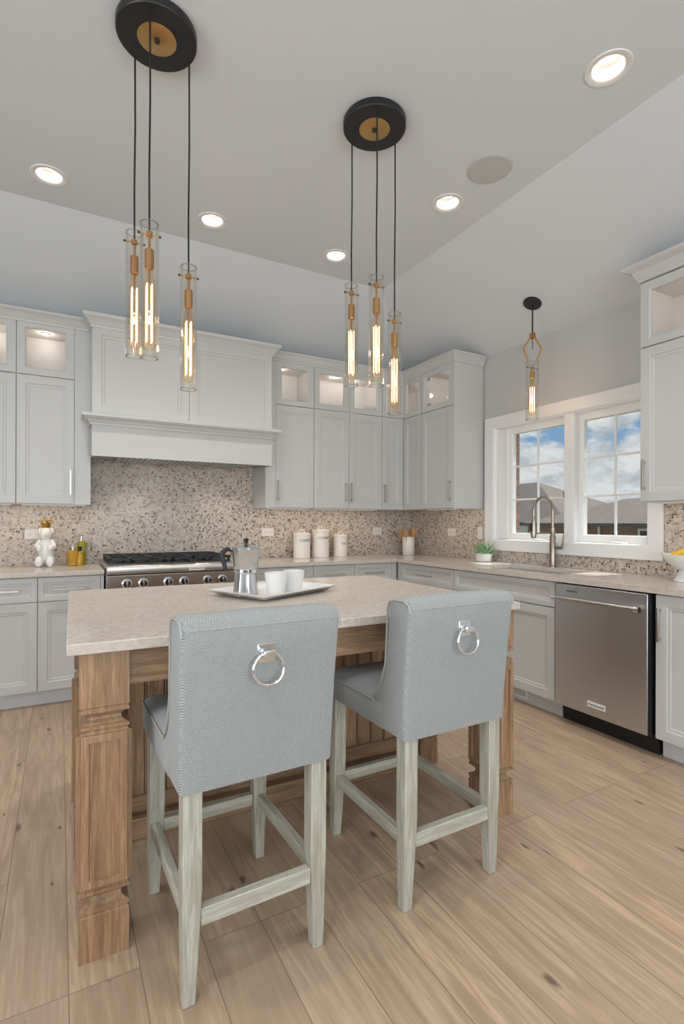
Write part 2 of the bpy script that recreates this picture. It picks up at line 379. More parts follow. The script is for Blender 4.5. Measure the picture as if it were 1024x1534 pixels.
# right wall with the window opening
WY0, WY1, WZ0, WZ1 = -2.64, -1.25, 1.09, 2.105
mb = MB(); mb.box(0, .14, YF-.15, WY0, 0, 3.3); mb.box(0, .14, WY1, 0, 0, 3.3); mb.box(0, .14, WY0, WY1, 0, WZ0); mb.box(0, .14, WY0, WY1, WZ1, 3.3)
struct(mb.build('wall_right', M['wall']))
mb = MB(); mb.box(.14, .22, YF-.15, WY0+.03, -3, 2.9); mb.box(.14, .22, WY1-.088, .8, -3, 2.9); mb.box(.14, .22, WY0+.03, WY1-.088, -3, WZ0+.02); mb.box(.14, .22, WY0+.03, WY1-.088, WZ1-.02, 2.9)
struct(mb.build('wall_outside', M['brick']))
# wall behind the camera with two tall windows, wall on the left with one
def wall_holes(name, along, const, a0, a1, holes, th):
    mb = MB(); cuts = sorted(holes); a = a0
    def bx(p, q, z0, z1):
        mb.box(p, q, const-th, const, z0, z1) if along == 'x' else mb.box(const-th, const, p, q, z0, z1)
    for h0, h1, z0, z1 in cuts:
        bx(a, h0, 0, 3.3); bx(h0, h1, 0, z0); bx(h0, h1, z1, 3.3); a = h1
    bx(a, a1, 0, 3.3)
    return struct(mb.build(name, M['wall']))
wall_holes('wall_front', 'x', YF, XL-.15, 0, [(-5.45, -3.75, .5, 2.6), (-2.95, -1.25, .5, 2.6)], .15)
wall_holes('wall_left', 'y', XL, YF, 0, [(-5.8, -3.4, .5, 2.5)], .15)
def far_window(n, x0, x1, y0, y1, z0, z1):
    r = D.objects.new(f'window_{n}', None); COL.objects.link(r); struct(r)
    r.location = ((x0+x1)/2, (y0+y1)/2, z0)
    mb = MB(); g = MB()
    if x1-x0 > y1-y0:
        w = (x1-x0)/2; mb.frame(-w, w, 0, z1-z0, -.04, .08, .07); mb.box(-.03, .03, -.035, .035, .06, z1-z0-.06); g.box(-w+.06, w-.06, -.004, .004, .06, z1-z0-.06)
    else:
        w = (y1-y0)/2; mb.frame(-w, w, 0, z1-z0, -.04, .08, .07); mb.box(-.03, .03, -.035, .035, .06, z1-z0-.06); g.box(-w+.06, w-.06, -.004, .004, .06, z1-z0-.06)
        mb.xf(Matrix.Rotation(PI/2, 4, 'Z')); g.xf(Matrix.Rotation(PI/2, 4, 'Z'))
    mb.build('window_frame', M['window_vinyl'], r); g.build('pane', M['glass'], r)
far_window(2, -5.45, -3.75, YF-.11, YF-.06, .5, 2.6)
far_window(3, -2.95, -1.25, YF-.11, YF-.06, .5, 2.6)
far_window(4, XL-.11, XL-.06, -5.8, -3.4, .5, 2.5)
# ceiling: flat field with round holes for the lamps, sloping down to the back and right walls
LIGHTS = [(-3.463, -1.31, 'recessed ceiling light at far left, nearest the left picture edge'),
          (-2.547, -1.32, 'recessed ceiling light just right of the left pendant cluster'),
          (-1.643, -1.318, 'small recessed ceiling light left of the right pendant cluster'),
          (-1.341, -2.196, 'recessed ceiling light between the round speaker and the right pendant cluster'),
          (-1.354, -3.254, 'large recessed ceiling light at upper right, closest of all'),
          (-3.4, -4.0, None), (-2.4, -4.6, None), (-1.36, -4.9, None), (-4.6, -2.6, None), (-4.6, -4.4, None), (-3.0, -6.6, None), (-5.2, -6.6, None), (-1.36, -6.6, None)]
HR = 0.067
bm = bmesh.new()
def ring2(pts): 
    vs = [bm.verts.new(p) for p in pts]; return [bm.edges.new((vs[i], vs[(i+1) % len(vs)])) for i in range(len(vs))]
ed = ring2([(XL-.15, YF-.15, ZC), (CX, YF-.15, ZC), (CX, CY, ZC), (XL-.15, CY, ZC)])
for lx, ly, _ in LIGHTS: ed += ring2([(lx + HR*math.cos(2*PI*i/28), ly + HR*math.sin(2*PI*i/28), ZC) for i in range(28)])
bmesh.ops.triangle_fill(bm, use_beauty=True, use_dissolve=False, edges=ed)
q = lambda *p: bm.faces.new([bm.verts.new(x) for x in p])
q((XL-.15, CY, ZC), (CX, CY, ZC), (0, 0, ZW), (XL-.15, 0, ZW))
q((CX, CY, ZC), (CX, YF-.15, ZC), (0, YF-.15, ZW), (0, 0, ZW))
for f in bm.faces:
    f.normal_update()
    if f.normal.z > 0: f.normal_flip()
me = D.meshes.new('ceiling'); bm.to_mesh(me); bm.free(); me.materials.append(M['ceil'])
o = D.objects.new('ceiling', me); COL.objects.link(o); struct(o)
struct(MB().box(XL-.3, .3, YF-.3, .3, 3.45, 3.55).build('ceiling_roof', M['ceil']))

# ------------------------------------------------------------------ sink window (facing -x, built looking at -y then turned)
RW = -PI/2      # things on the right wall: local x -> world -y, local -y -> world -x
win = D.objects.new('window_1', None); COL.objects.link(win); struct(win); win.location = (0, -1.153, 0); win.rotation_euler = (0, 0, RW)
# local x = distance from the casing's left edge
mb = MB(); mb.frame(0, 1.58, 1.010, 2.192, -.022, .022, .105, .098); mb.build('window_casing', M['trim'], win, bevel=.003)
mb = MB(); mb.frame(.10, 1.482, 1.095, 2.100, -.004, .135, .014); mb.build('window_jamb', M['window_vinyl'], win)
MUL = (0.79, 0.94)
mb = MB(); mb.box(MUL[0]+.03, MUL[1]-.03, .005, .12, 1.108, 2.087); mb.build('window_mullion', M['window_vinyl'], win, bevel=.004)
for (a, b_) in ((0.217, 0.818), (0.912, 1.482)):
    sa = MB(); sa.frame(a, b_, 1.108, 2.087, .055, .045, .040, .06)
    so = sa.build('window_sash', M['window_vinyl'], win)
    g = MB(); g.box(a+.034, b_-.034, .082, .088, 1.16, 2.035); g.build('pane', M['glass'], so)
    mu = MB(); gx0, gx1, gz0, gz1 = a+.040, b_-.040, 1.168, 2.027
    xc = (gx0+gx1)/2; mu.box(xc-.0075, xc+.0075, .070, .0815, gz0, gz1)
    for k in (1, 2): zz = gz0 + (gz1-gz0)*k/3; mu.box(gx0, gx1, .071, .0815, zz-.0075, zz+.0075)
    mu.build('muntin', M['window_vinyl'], so)
    cr = MB(); xm = (a+b_)/2 + .04; cr.box(xm-.05, xm+.05, .028, .05, 1.108, 1.125); cr.bar((xm-.03, .022, 1.12), (xm+.07, .016, 1.113), .012, .01); cr.sphere((xm+.075, .016, 1.114), .009)
    cr.build('crank_handle', M['window_vinyl'], win, bevel=.002)
mb = MB(); mb.box(.117, .217, .03, .11, 1.112, 2.084); mb.build('window_side_jamb', M['window_vinyl'], win)
lk = MB(); lk.box(.79, .80, .035, .05, 1.45, 1.50); lk.build('sash_lock', M['gutter'], win)

# ------------------------------------------------------------------ outside
mb = MB(); mb.box(.3, 60, -40, 60, -3.1, -3.0); struct(mb.build('ground', M['lawn']))
def hip_house(name, label, x0, x1, y0, y1, zb, ze, zr, rx, ry0, ry1, extra=None):
    h = thing(name, label, 'house', ((x0+x1)/2, (y0+y1)/2, zb)); cx, cy = (x0+x1)/2, (y0+y1)/2
    w = MB(); w.box(x0-cx, x1-cx, y0-cy, y1-cy, 0, ze-zb-.06); w.build('brick_wall', M['brick'], h)
    o_ = .45; r = MB(); b = r.b
    P = [(x0-o_, y0-o_, ze), (x1+o_, y0-o_, ze), (x1+o_, y1+o_, ze), (x0-o_, y1+o_, ze), (rx, ry0, zr), (rx, ry1, zr)]
    P = [(p[0]-cx, p[1]-cy, p[2]-zb) for p in P]; v = [b.verts.new(p) for p in P]
    for f in ((0, 1, 4), (1, 2, 5, 4), (2, 3, 5), (3, 0, 4, 5), (3, 2, 1, 0)): b.faces.new([v[i] for i in f])
    r.build('roof', M['roof'], h)
    g = MB(); g.box(x0-o_-.1-cx, x0-o_-cx, y0-o_-cy, y1+o_-cy, ze-zb-.10, ze-zb+.02); g.build('gutter', M['gutter'], h)
    return h, cx, cy
h1, cx, cy = hip_house('neighbour_house', 'long low brick house with brown hip roof outside the right sash', 15.2, 22, -4, 11.4, -3, 1.22, 2.32, 18.4, -1, 9.2)
d = MB(); d.tube([(15.1-cx, 8.25-cy, 4.15), (15.1-cx, 8.25-cy, 0.1)], .05); d.build('downspout', M['trim'], h1)
for yy in (6.2, 1.5):
    wf = MB(); wf.frame(-.55, .55, 0, 1.3, -.03, .06, .08); wf.box(-.03, .03, -.03, .02, .05, 1.25); wf.xf(Matrix.Translation((15.2-cx, yy-cy, 2.75)) @ Matrix.Rotation(RW, 4, 'Z'))
    wo = wf.build('house_window', M['trim'], h1)
    p = MB(); p.box(15.19-cx, 15.215-cx, yy-.5-cy, yy+.5-cy, 2.8, 4.0); p.build('house_pane', mat('dark_house_pane', (.02, .025, .03), .1), wo)
h2, cx, cy = hip_house('neighbour_house', 'farther brick house with taller peaked brown roof outside the left sash', 19.5, 28, 13.2, 23, -3, 1.25, 3.75, 22.6, 17.6, 20.5)
d = MB(); d.box(19.44-cx, 19.5-cx, 15.6-cy, 18.2-cy, .4, 4.1); d.build('garage_door', M['trim'], h2)

# ------------------------------------------------------------------ mosaic splashes
mb = MB(); mb.box(-4.9, 0, -.008, 0, .90, 1.775); tag(mb.build('backsplash', M['mosaic']), 'beige and brown pebble mosaic backsplash on the back wall behind the range', 'backsplash')
mb = MB(); mb.box(-.008, 0, -1.155, -.008, .90, 1.40); tag(mb.build('backsplash', M['mosaic']), 'pebble mosaic strip on the right wall between corner and window', 'backsplash')
mb = MB(); mb.box(-.008, 0, -3.55, -2.736, .90, 1.40); mb.box(-.008, 0, -2.736, -1.155, .90, 1.008); tag(mb.build('backsplash', M['mosaic']), 'pebble mosaic strip under the window and up beside its right casing', 'backsplash')

# ================================================================== CABINETS  (local frame: x left->right as seen, wall at y=0, front at -y)
DOOR = [(0.056, 0), (0.060, .005), (0.072, .006), (0.078, .010), (0.086, .0105)]
DRAW = [(0.034, 0), (0.038, .005), (0.047, .006), (0.053, .010), (0.058, .0105)]
G = 0.002
def handle_v(parent, x, z0, z1, yf):
    m = MB(); m.box(x-.006, x+.006, yf-.036, yf-.026, z0, z1)
    for zz in (z0+.012, z1-.012): m.box(x-.005, x+.005, yf-.03, yf, zz-.005, zz+.005)
    return m.build('handle', M['nickel'], parent, bevel=.0012)
def handle_h(parent, x0, x1, z, yf):
    m = MB(); m.box(x0, x1, yf-.036, yf-.026, z-.006, z+.006)
    for xx in (x0+.012, x1-.012): m.box(xx-.005, xx+.005, yf-.03, yf, z-.005, z+.005)
    return m.build('handle', M['nickel'], parent, bevel=.0012)
def door(parent, x0, x1, z0, z1, yf, hx=None, hz=(1.45, 1.63), rings=DOOR):
    m = MB(); m.panel(x0+G, x1-G, z0+G, z1-G, yf, .02, rings); d = m.build('door', M['cab'], parent, smooth=20)
    if hx is not None: handle_v(d, hx, hz[0], hz[1], yf)
    return d
def drawer(parent, x0, x1, z0, z1, yf, hw=.19, name='drawer'):
    m = MB(); m.panel(x0+G, x1-G, z0+G, z1-G, yf, .02, DRAW); d = m.build(name, M['cab'], parent, smooth=20)
    if hw: handle_h(d, (x0+x1)/2-hw/2, (x0+x1)/2+hw/2, (z0+z1)/2, yf)
    return d
def puck(parent, x, y, z, on=True):
    m = MB(); m.lathe([(.030, 0), (.030, -.006), (.022, -.008)], 24, (x, y, z)); p = m.build('puck_light', M['lampwhite'], parent, smooth=40)
    l = MB(); l.lathe([(.021, -.0082), (.021, -.0095)], 20, (x, y, z)); l.build('puck_lens', M['puck'], p)
    light('puck_lamp', 'POINT', (x, y, z-.03), PUCK, (1, .90, .80), parent=p, shadow_soft_size=.02)
def glass_door(parent, x0, x1, z0, z1, yf, wx=.058, hinges=None):
    m = MB(); m.frame(x0+G, x1-G, z0+G, z1-G, yf, .02, wx, .052); d = m.build('glass_door', M['cab'], parent, smooth=20)
    g = MB(); g.box(x0+wx-.008, x1-wx+.008, yf+.010, yf+.013, z0+.045, z1-.045); g.build('pane', M['cabglass'], d)
    if hinges is not None:
        for zz in (z0+.075, z1-.075):
            h = MB(); h.box(hinges-.02, hinges+.02, yf+.021, yf+.034, zz-.011, zz+.011); h.build('hinge', M['nickel'], d, bevel=.002)
ZU0, ZS, ZU1 = 1.380, 2.300, 2.690       # upper cabinets: bottom, split, top of doors
UD = .333                                  # carcass depth
def upper(name, label, org, rz, w, doors, glass, pucks, fill=(0, 0), lit=True, end_r=0):
    t = thing(name, label, 'cabinet', org, rz)
    m = MB(); m.box(0, w, -UD, -.010, ZU0, ZS); m.build('body', M['cab'], t)
    h = MB(); e = .018
    h.box(0, w, -.028, -.010, ZS+.001, ZU1+.06); h.box(0, e, -UD, -.028, ZS+.001, ZU1+.06); h.box(w-e, w, -UD, -.028, ZS+.001, ZU1+.06); h.box(e, w-e, -UD, -.028, ZU1-.022, ZU1+.06)
    if fill[0] > .02: h.box(e, fill[0]+.01, -UD, -.15, ZS+.001, ZU1-.022)
    if fill[1] > .02: h.box(w-fill[1]-.01, w-e, -UD, -.15, ZS+.001, ZU1-.022)
    h.build('display_compartment', M['cabin'], t)
    yf = -UD-.020
    if fill[0] or fill[1]:
        f = MB()
        if fill[0]: f.box(0, fill[0], yf, -UD, ZU0, ZU1)
        if fill[1]: f.box(w-fill[1], w, yf, -UD, ZU0, ZU1)
        f.build('filler_strip', M['cab'], t)
    for a, b_, hx in doors: door(t, a, b_, ZU0+.003, ZS-.002, yf, hx)
    for a, b_, hg in glass: glass_door(t, a, b_, ZS+.002, ZU1-.002, yf, hinges=hg)
    for px, py in pucks: puck(t, px, py, ZU1-.022)
    if end_r:
        p = MB(); p.box(w, w+end_r, yf, -.010, ZU0, ZU1+.06); p.build('end_panel', M['cab'], t)
    s = MB(); s.box(.03, w-.03, -UD+.03, -UD+.055, ZU0-.010, ZU0-.0005); s = s.build('under_cabinet_strip', M['lampwhite'], t)
    light('strip_lamp', 'AREA', (w/2, -UD+.05, ZU0-.013), STRIP*w, (1, .78, .57), parent=s, shape='RECTANGLE', size=w-.08, size_y=.02, rot=(math.radians(18), 0, 0))
    return t
X0 = -4.045
upper('wall_cabinet', 'white wall cabinet cut off by the left picture edge', (X0, 0, 0), 0, .368, [(0, .368, .03)], [(0, .368, None)], [(.18, -.14)])
upper('wall_cabinet', 'white wall cabinet with glass-topped door, left of the range hood', (-3.677, 0, 0), 0, .473, [(0, .366, .34)], [(0, .366, None)], [(.175, -.17)], fill=(0, .107))
upper('wall_cabinet', 'single-door white wall cabinet right beside the range hood', (-1.825, 0, 0), 0, .471, [(.093, .471, .115)], [(.093, .471, None)], [(.20, -.2)], fill=(.093, 0))
upper('wall_cabinet', 'double-door white wall cabinet above the lettered canisters', (-1.353, 0, 0), 0, .745, [(0, .372, .330), (.372, .745, .388)], [(0, .372, None), (.372, .745, .70)], [(.30, -.2), (.52, -.16)])
# L-shaped corner unit
c = thing('corner_cabinet', 'white wall cabinet filling the inside corner of the room', 'cabinet', (0, 0, 0))
XA, YB = -.607, -.647
Lp = [(XA, -.010), (XA, -UD), (-UD, -UD), (-UD, YB), (-.010, YB), (-.010, -.010)]
m = MB(); m.prism(Lp, 'z', ZU0, ZS); m.build('body', M['cab'], c)
m = MB(); m.box(XA, -.010, -.028, -.010, ZS+.001, ZU1+.06); m.box(-.028, -.010, YB, -.028, ZS+.001, ZU1+.06); m.prism(Lp, 'z', ZU1-.022, ZU1+.06); m.box(XA, XA+.016, -UD, -.03, ZS+.001, ZU1-.022); m.box(-UD, -.03, YB, YB+.016, ZS+.001, ZU1-.022)
m.build('display_compartment', M['cabin'], c)
yf = -UD-.02
door(c, XA, yf+.001, ZU0+.003, ZS-.002, yf, XA+.022); glass_door(c, XA, yf+.001, ZS+.002, ZU1-.002, yf, .05)
def turned(fn):
    """build a front on the right wall side of the corner: local x measured from y=yf going to -y"""
    before = set(D.objects); fn(); mtx = Matrix.Translation((0, yf, 0)) @ Matrix.Rotation(RW, 4, 'Z')
    for ob in set(D.objects) - before:
        if ob.type == 'MESH': ob.data.transform(mtx)
turned(lambda: (door(c, 0, .291, ZU0+.003, ZS-.002, yf), glass_door(c, 0, .291, ZS+.002, ZU1-.002, yf, .05)))
puck(c, -.17, -.5, ZU1-.022); puck(c, -.47, -.17, ZU1-.022)
upper('wall_cabinet', 'white wall cabinet between room corner and window, tall white end panel', (0, -.648, 0), RW, .454, [(0, .454, .430)], [(0, .454, .09)], [(.30, -.17)], end_r=.018)
upper('wall_cabinet', 'white wall cabinet right of the window at the right picture edge', (0, -2.785, 0), RW, .455, [(0, .455, .032)], [(0, .455, None)], [(.30, -.17)])

# crown mouldings (continuous trims)
def sweep(name, path, prof, m, flip=1):
    """path in plan, outward normal on the right-hand side of travel; prof = [(out, z)]"""
    P = [Vector(p) for p in path]; rings = []
    for o_, z in prof:
        ring = []
        for i, p in enumerate(P):
            d0 = (P[i]-P[i-1]).normalized() if i else None; d1 = (P[i+1]-P[i]).normalized() if i < len(P)-1 else None
            n = lambda d: Vector((d.y, -d.x))
            if d0 is None: v = n(d1)
            elif d1 is None: v = n(d0)
            else:
                a = n(d0) + n(d1); v = a / max(.2, a.dot(n(d0)))
            ring.append((p.x + v.x*o_, p.y + v.y*o_, z))
        rings.append(ring)
    mb = MB(); b = mb.b
    R = [[b.verts.new(p) for p in r] for r in rings]; k = len(R)
    for i in range(k):
        for j in range(len(P)-1):
            b.faces.new((R[i][j], R[i][j+1], R[(i+1) % k][j+1], R[(i+1) % k][j]))
    b.faces.new([R[i][0] for i in range(k)]); b.faces.new([R[i][-1] for i in range(k)])
    return mb.build(name, m, smooth=25)
CROWN = lambda z0, z1, o: [(-.012, z0), (.008, z0), (.010, z0+.014), (.014, z0+.017), (.020, z0+.028), (.034, z0+(z1-z0)*.62), (o-.010, z1-.022), (o-.006, z1-.020), (o, z1-.014), (o, z1), (-.012, z1)]
fx = -UD-.02
struct(sweep('trim_1', [(X0, fx), (-3.212, fx)], CROWN(2.672, 2.752, .055), M['cab']))
struct(sweep('trim_2', [(-1.820, fx), (fx, fx), (fx, -1.122), (-.012, -1.122)], CROWN(2.682, 2.764, .050), M['cab']))
struct(sweep('trim_3', [(-.012, -2.785), (fx, -2.785), (fx, -3.24)][::1], CROWN(2.695, 2.790, .075), M['cab']))

# ------------------------------------------------------------------ range hood
HX0, HX1, HY = -3.205, -1.826, -.515
h = thing('range_hood', 'white panelled mantel range hood above the cooktop', 'range hood', ((HX0+HX1)/2, 0, 1.73))
hw = (HX1-HX0)/2
m = MB(); m.box(-hw, hw, HY+.02, -.010, .30, .975); m.build('upper_body', M['cab'], h)
m = MB(); m.box(-hw, hw, HY, HY+.02, -.0, .27); m.box(-hw, -hw+.02, HY+.02, -.37, 0, .27); m.box(hw-.02, hw, HY+.02, -.37, 0, .27); m.box(-hw, hw, HY+.02, -.010, .24, .30); m.build('apron', M['cab'], h, bevel=.003)
for a, b_ in ((-hw+.001, -.0), (.0, hw-.001)):
    m = MB(); m.panel(a+.001, b_-.001, .30, .945, HY, .02, [(0.062, 0), (0.066, .006), (0.080, .007), (0.086, .012), (0.095, .0125)]); m.build('front_panel', M['cab'], h, smooth=20)
def mantle(prof, name, ret):
    o = sweep(name, [(-hw, -.356), (-hw, HY), (hw, HY), (hw, -.356)], prof, M['cab']); o.parent = h; return o
mantle([(-.01, .225), (.012, .225), (.014, .240), (.020, .243), (.030, .262), (.048, .272), (.050, .278), (.062, .280), (.064, .300), (.060, .304), (-.01, .304)], 'mantel_shelf', 0)
mantle([(-.01, .93), (.006, .93), (.010, .944), (.016, .948), (.032, .975), (.050, .992), (.058, .996), (.060, 1.018), (-.01, 1.018)], 'crown', 0)
m = MB(); m.box(-.50, .50, HY+.05, -.06, .010, .030); ins = m.build('filter_insert', M['rangesteel'], h)
m = MB(); [m.box(-.46+.04*k, -.44+.04*k, HY+.08, -.10, .004, .010) for k in range(24)]; m.build('baffle', M['steel'], ins)
m = MB(); m.box(-hw+.02, hw-.02, HY+.02, -.37, .03, .05); m.box(-.72+.06, .66, -.37, -.012, .03, .05); m.build('soffit', M['cab'], h)
for sx in (-.36, .36):
    light('hood_lamp', 'SPOT', (sx, -.30, -.002), 5.5, (1, .93, .84), parent=h, spot_size=2.2, spot_blend=.8, shadow_soft_size=.03)

# ------------------------------------------------------------------ base cabinets
BD = .602; ZB0, ZB1, ZDR = .105, .876, .712
def base(label, org, rz, w, kind, fill=(0, 0), handles=None, depth=BD, grille=None, toe=True):
    t = thing('base_cabinet', label, 'cabinet', org, rz); yf = -depth-.02
    m = MB()
    if kind == 'sink':
        m.box(0, w, -depth, -.001, ZB0, .66); m.box(0, .018, -depth, -.001, .66, .880); m.box(w-.018, w, -depth, -.001, .66, .880); m.box(.018, w-.018, -depth, -depth+.018, .66, .880); m.box(.018, w-.018, -.02, -.001, .66, .880)
    else: m.box(0, w, -depth, -.001, ZB0, .880)
    m.build('body', M['cab'], t)
    k = MB(); k.box(0, w, -depth+.055, -.05, 0, ZB0); k.build('toe_kick', M['toekick'], t)
    if fill[0] or fill[1]:
        f = MB()
        if fill[0]: f.box(0, fill[0], yf, -depth, ZB0, ZB1)
        if fill[1]: f.box(w-fill[1], w, yf, -depth, ZB0, ZB1)
        f.build('filler_strip', M['cab'], t)
    a, b_ = fill[0], w-fill[1]
    if kind == 'drawer_door': drawer(t, a, b_, ZDR, ZB1, yf); door(t, a, b_, ZB0+.003, ZDR-.004, yf)
    elif kind == 'drawer_2door':
        mid = (a+b_)/2; drawer(t, a, b_, ZDR, ZB1, yf)
        door(t, a, mid, ZB0+.003, ZDR-.004, yf, mid-.03, (.50, .68)); door(t, mid, b_, ZB0+.003, ZDR-.004, yf, mid+.03, (.50, .68))
    elif kind == 'drawers':
        drawer(t, a, b_, ZDR, ZB1, yf); drawer(t, a, b_, .41, ZDR-.004, yf); drawer(t, a, b_, ZB0+.003, .406, yf)
    elif kind == 'sink':
        mid = (a+b_)/2; drawer(t, a, b_, ZDR, ZB1, yf, 0, 'false_drawer_front')
        door(t, a, mid, ZB0+.003, ZDR-.004, yf, mid-.03, (.50, .68)); door(t, mid, b_, ZB0+.003, ZDR-.004, yf, mid+.03, (.50, .68))
    elif kind == 'door': door(t, a, b_, ZB0+.003, ZB1, yf, a+.028, (.63, .81))
    if grille:
        g = MB(); g.box(grille-.085, grille+.085, -depth+.051, -depth+.055, .025, .085); g = g.build('vent_grille', M['trim'], t)
        s = MB(); [s.box(grille-.07+.013*i, grille-.062+.013*i, -depth+.0495, -depth+.051, .035, .075) for i in range(11)]; s.build('grille_slots', M['grille'], g)
    return t
base('white base cabinet with drawer at the left picture edge', (-3.93, 0, 0), 0, .395, 'drawer_door')
base('white base cabinet with drawer just left of the range', (-3.535, 0, 0), 0, .405, 'drawer_door', fill=(0, .02))
base('white drawer base partly hidden behind the espresso pot, right of the range', (-2.205, 0, 0), 0, .720, 'drawers')
base('white drawer base below the coffee canister', (-1.485, 0, 0), 0, .410, 'drawers')
base('white drawer base next to the room corner, below the tea canister', (-1.075, 0, 0), 0, .455, 'drawers', fill=(0, .05))
m = MB(); m.box(-.60, -.02, -.66, -.02, 0.02, .880); tag(m.build('corner_base_filler', M['cab']), 'white blind corner box joining both runs of base cabinets', 'cabinet')
base('white base cabinet with drawer on the right wall nearest the corner', (0, -.662, 0), RW, .770, 'drawer_2door', fill=(.045, 0))
base('wide white sink base with blank front under the window', (0, -1.432, 0), RW, .968, 'sink', grille=.60)
base('white full-height door base right of the dishwasher', (0, -3.035, 0), RW, .46, 'door')

# ------------------------------------------------------------------ countertops
CT0, CT1 = .882, .914
m = MB(); m.box(-3.94, -3.128, -.650, -.009, CT0, CT1); tag(m.build('countertop', M['quartz'], bevel=.003), 'beige quartz worktop under the white bear figurine', 'countertop')
SX0, SX1, SY0, SY1 = -.50, -.135, -2.33, -1.57
m = MB(); m.box(-2.207, -.640, -.650, -.009, CT0, CT1); m.box(-.640, -.009, SY1, -.009, CT0, CT1); m.box(-.640, SX0, SY0, SY1, CT0, CT1); m.box(SX1, -.009, SY0, SY1, CT0, CT1); m.box(-.640, -.009, -3.51, SY0, CT0, CT1)
b = m.b; bmesh.ops.remove_doubles(b, verts=b.verts, dist=1e-5)
tag(m.build('countertop', M['quartz']), 'L-shaped beige quartz worktop running round the corner to the sink', 'countertop')
# sink
s = thing('sink', 'undermount steel sink below the window', 'sink', ((SX0+SX1)/2, (SY0+SY1)/2, .68)); dx, dy = (SX1-SX0)/2, (SY1-SY0)/2
m = MB(); t_ = .004
def rect(i, z): return [(-dx+i, -dy+i, z), (dx-i, -dy+i, z), (dx-i, dy-i, z), (-dx+i, dy-i, z)]
m.loops([rect(-.02, .201), rect(.001, .201), rect(.004, .19), rect(.012, .02), rect(.03, .004), rect(.16, .0)], cap0=False); m.build('basin', M['sinksteel'], s, smooth=40)
m = MB(); m.lathe([(.001, .003), (.035, .003), (.042, .006), (.045, .001)], 24); m.build('drain', M['chrome'], s, smooth=40)
# faucet
f = thing('faucet', 'tall brushed nickel pull-down faucet with spring arch in front of window', 'faucet', (-.068, -1.93, .914))
fn_ = mat('faucet_nickel', (.36, .305, .25), .28, 1.0)
m = MB(); m.lathe([(.030, 0), (.030, .006), (.024, .010), (.0235, .235), (.019, .245), (.019, .30)], 28); m.build('body', fn_, f, smooth=40)
arc = [(0, 0, .30), (0, 0, .43)] + [(-.105+.105*math.cos(a), 0, .43+.105*math.sin(a)) for a in [PI*k/16 for k in range(1, 17)]] + [(-.21, 0, .38)]
m = MB(); m.tube(arc, .0105, 12); m.build('spout_arch', fn_, f, smooth=60)
m = MB(); m.lathe([(.013, .145), (.019, .15), (.021, .18), (.019, .25), (.0145, .29), (.012, .31)], 20, (-.21, 0, .08)); m.build('spray_head', fn_, f, smooth=40)
m = MB(); m.box(-.245, -.229, -.008, .008, .28, .34); m.build('spray_button', M['blackplastic'], f, bevel=.003)
m = MB(); m.tube([(-.0, 0, .262), (-.10, 0, .262), (-.178, 0, .262)], .006, 10); m.lathe([(.024, .25), (.024, .274)], 20, (-.21, 0, 0)); m.build('docking_arm', fn_, f, smooth=50)
m = MB(); m.tube([(0, -.02, .15), (0, -.085, .15)], .012, 14); m.tube([(0, -.083, .15), (-.004, -.098, .20), (-.004, -.104, .255)], [.011, .007, .006], 12); m.build('lever_handle', fn_, f, smooth=50)

# ------------------------------------------------------------------ dishwasher
d = thing('dishwasher', 'stainless steel dishwasher with towel-bar handle', 'dishwasher', (0, -2.412, 0), RW); w = .612; yf = -.640
m = MB(); m.box(.004, w-.004, -.58, -.02, .09, .874); m.build('tub', M['dark'], d)
m = MB(); m.box(.0045, w-.020, yf, -.585, .112, .872); m.build('front_panel', M['steel'], d, bevel=.003)
m = MB(); m.box(w-.018, w-.004, yf+.012, -.585, .112, .872); m.build('side_gasket', M['blackplastic'], d)
m = MB(); m.tube([(.030, yf-.048, .790), (w-.045, yf-.048, .790)], .0135, 18)
for xx in (.052, w-.068): m.tube([(xx, yf-.048, .790), (xx, yf+.002, .790)], .010, 12)
hb = m.build('towel_bar_handle', M['nickel'], d, smooth=50)
for xx in (.033, w-.05):
    m = MB(); m.tube([(xx-.013, yf-.048, .790), (xx+.013, yf-.048, .790)], .0165, 18); m.build('handle_end_cap', M['chrome'], hb, smooth=50)
m = MB(); m.box(.085, .165, yf-.0008, yf, .828, .838); m.build('status_panel', mat('dark_grey_print', (.12, .115, .11), .4), d)
m = MB(); m.box(.235, .350, yf-.003, yf, .163, .196); bd = m.build('name_badge', mat('badge_plate', (.82, .80, .78), .3), d, bevel=.001)
tx = text_mesh('lettering', 'KitchenAid', .022, M['ink'], bd); tx.data.transform(UP); tx.location = (.2925, yf-.0032, .1795)
m = MB(); m.box(.004, w-.004, -.555, -.04, .0, .085); m.build('toe_plate', M['dark'], d)

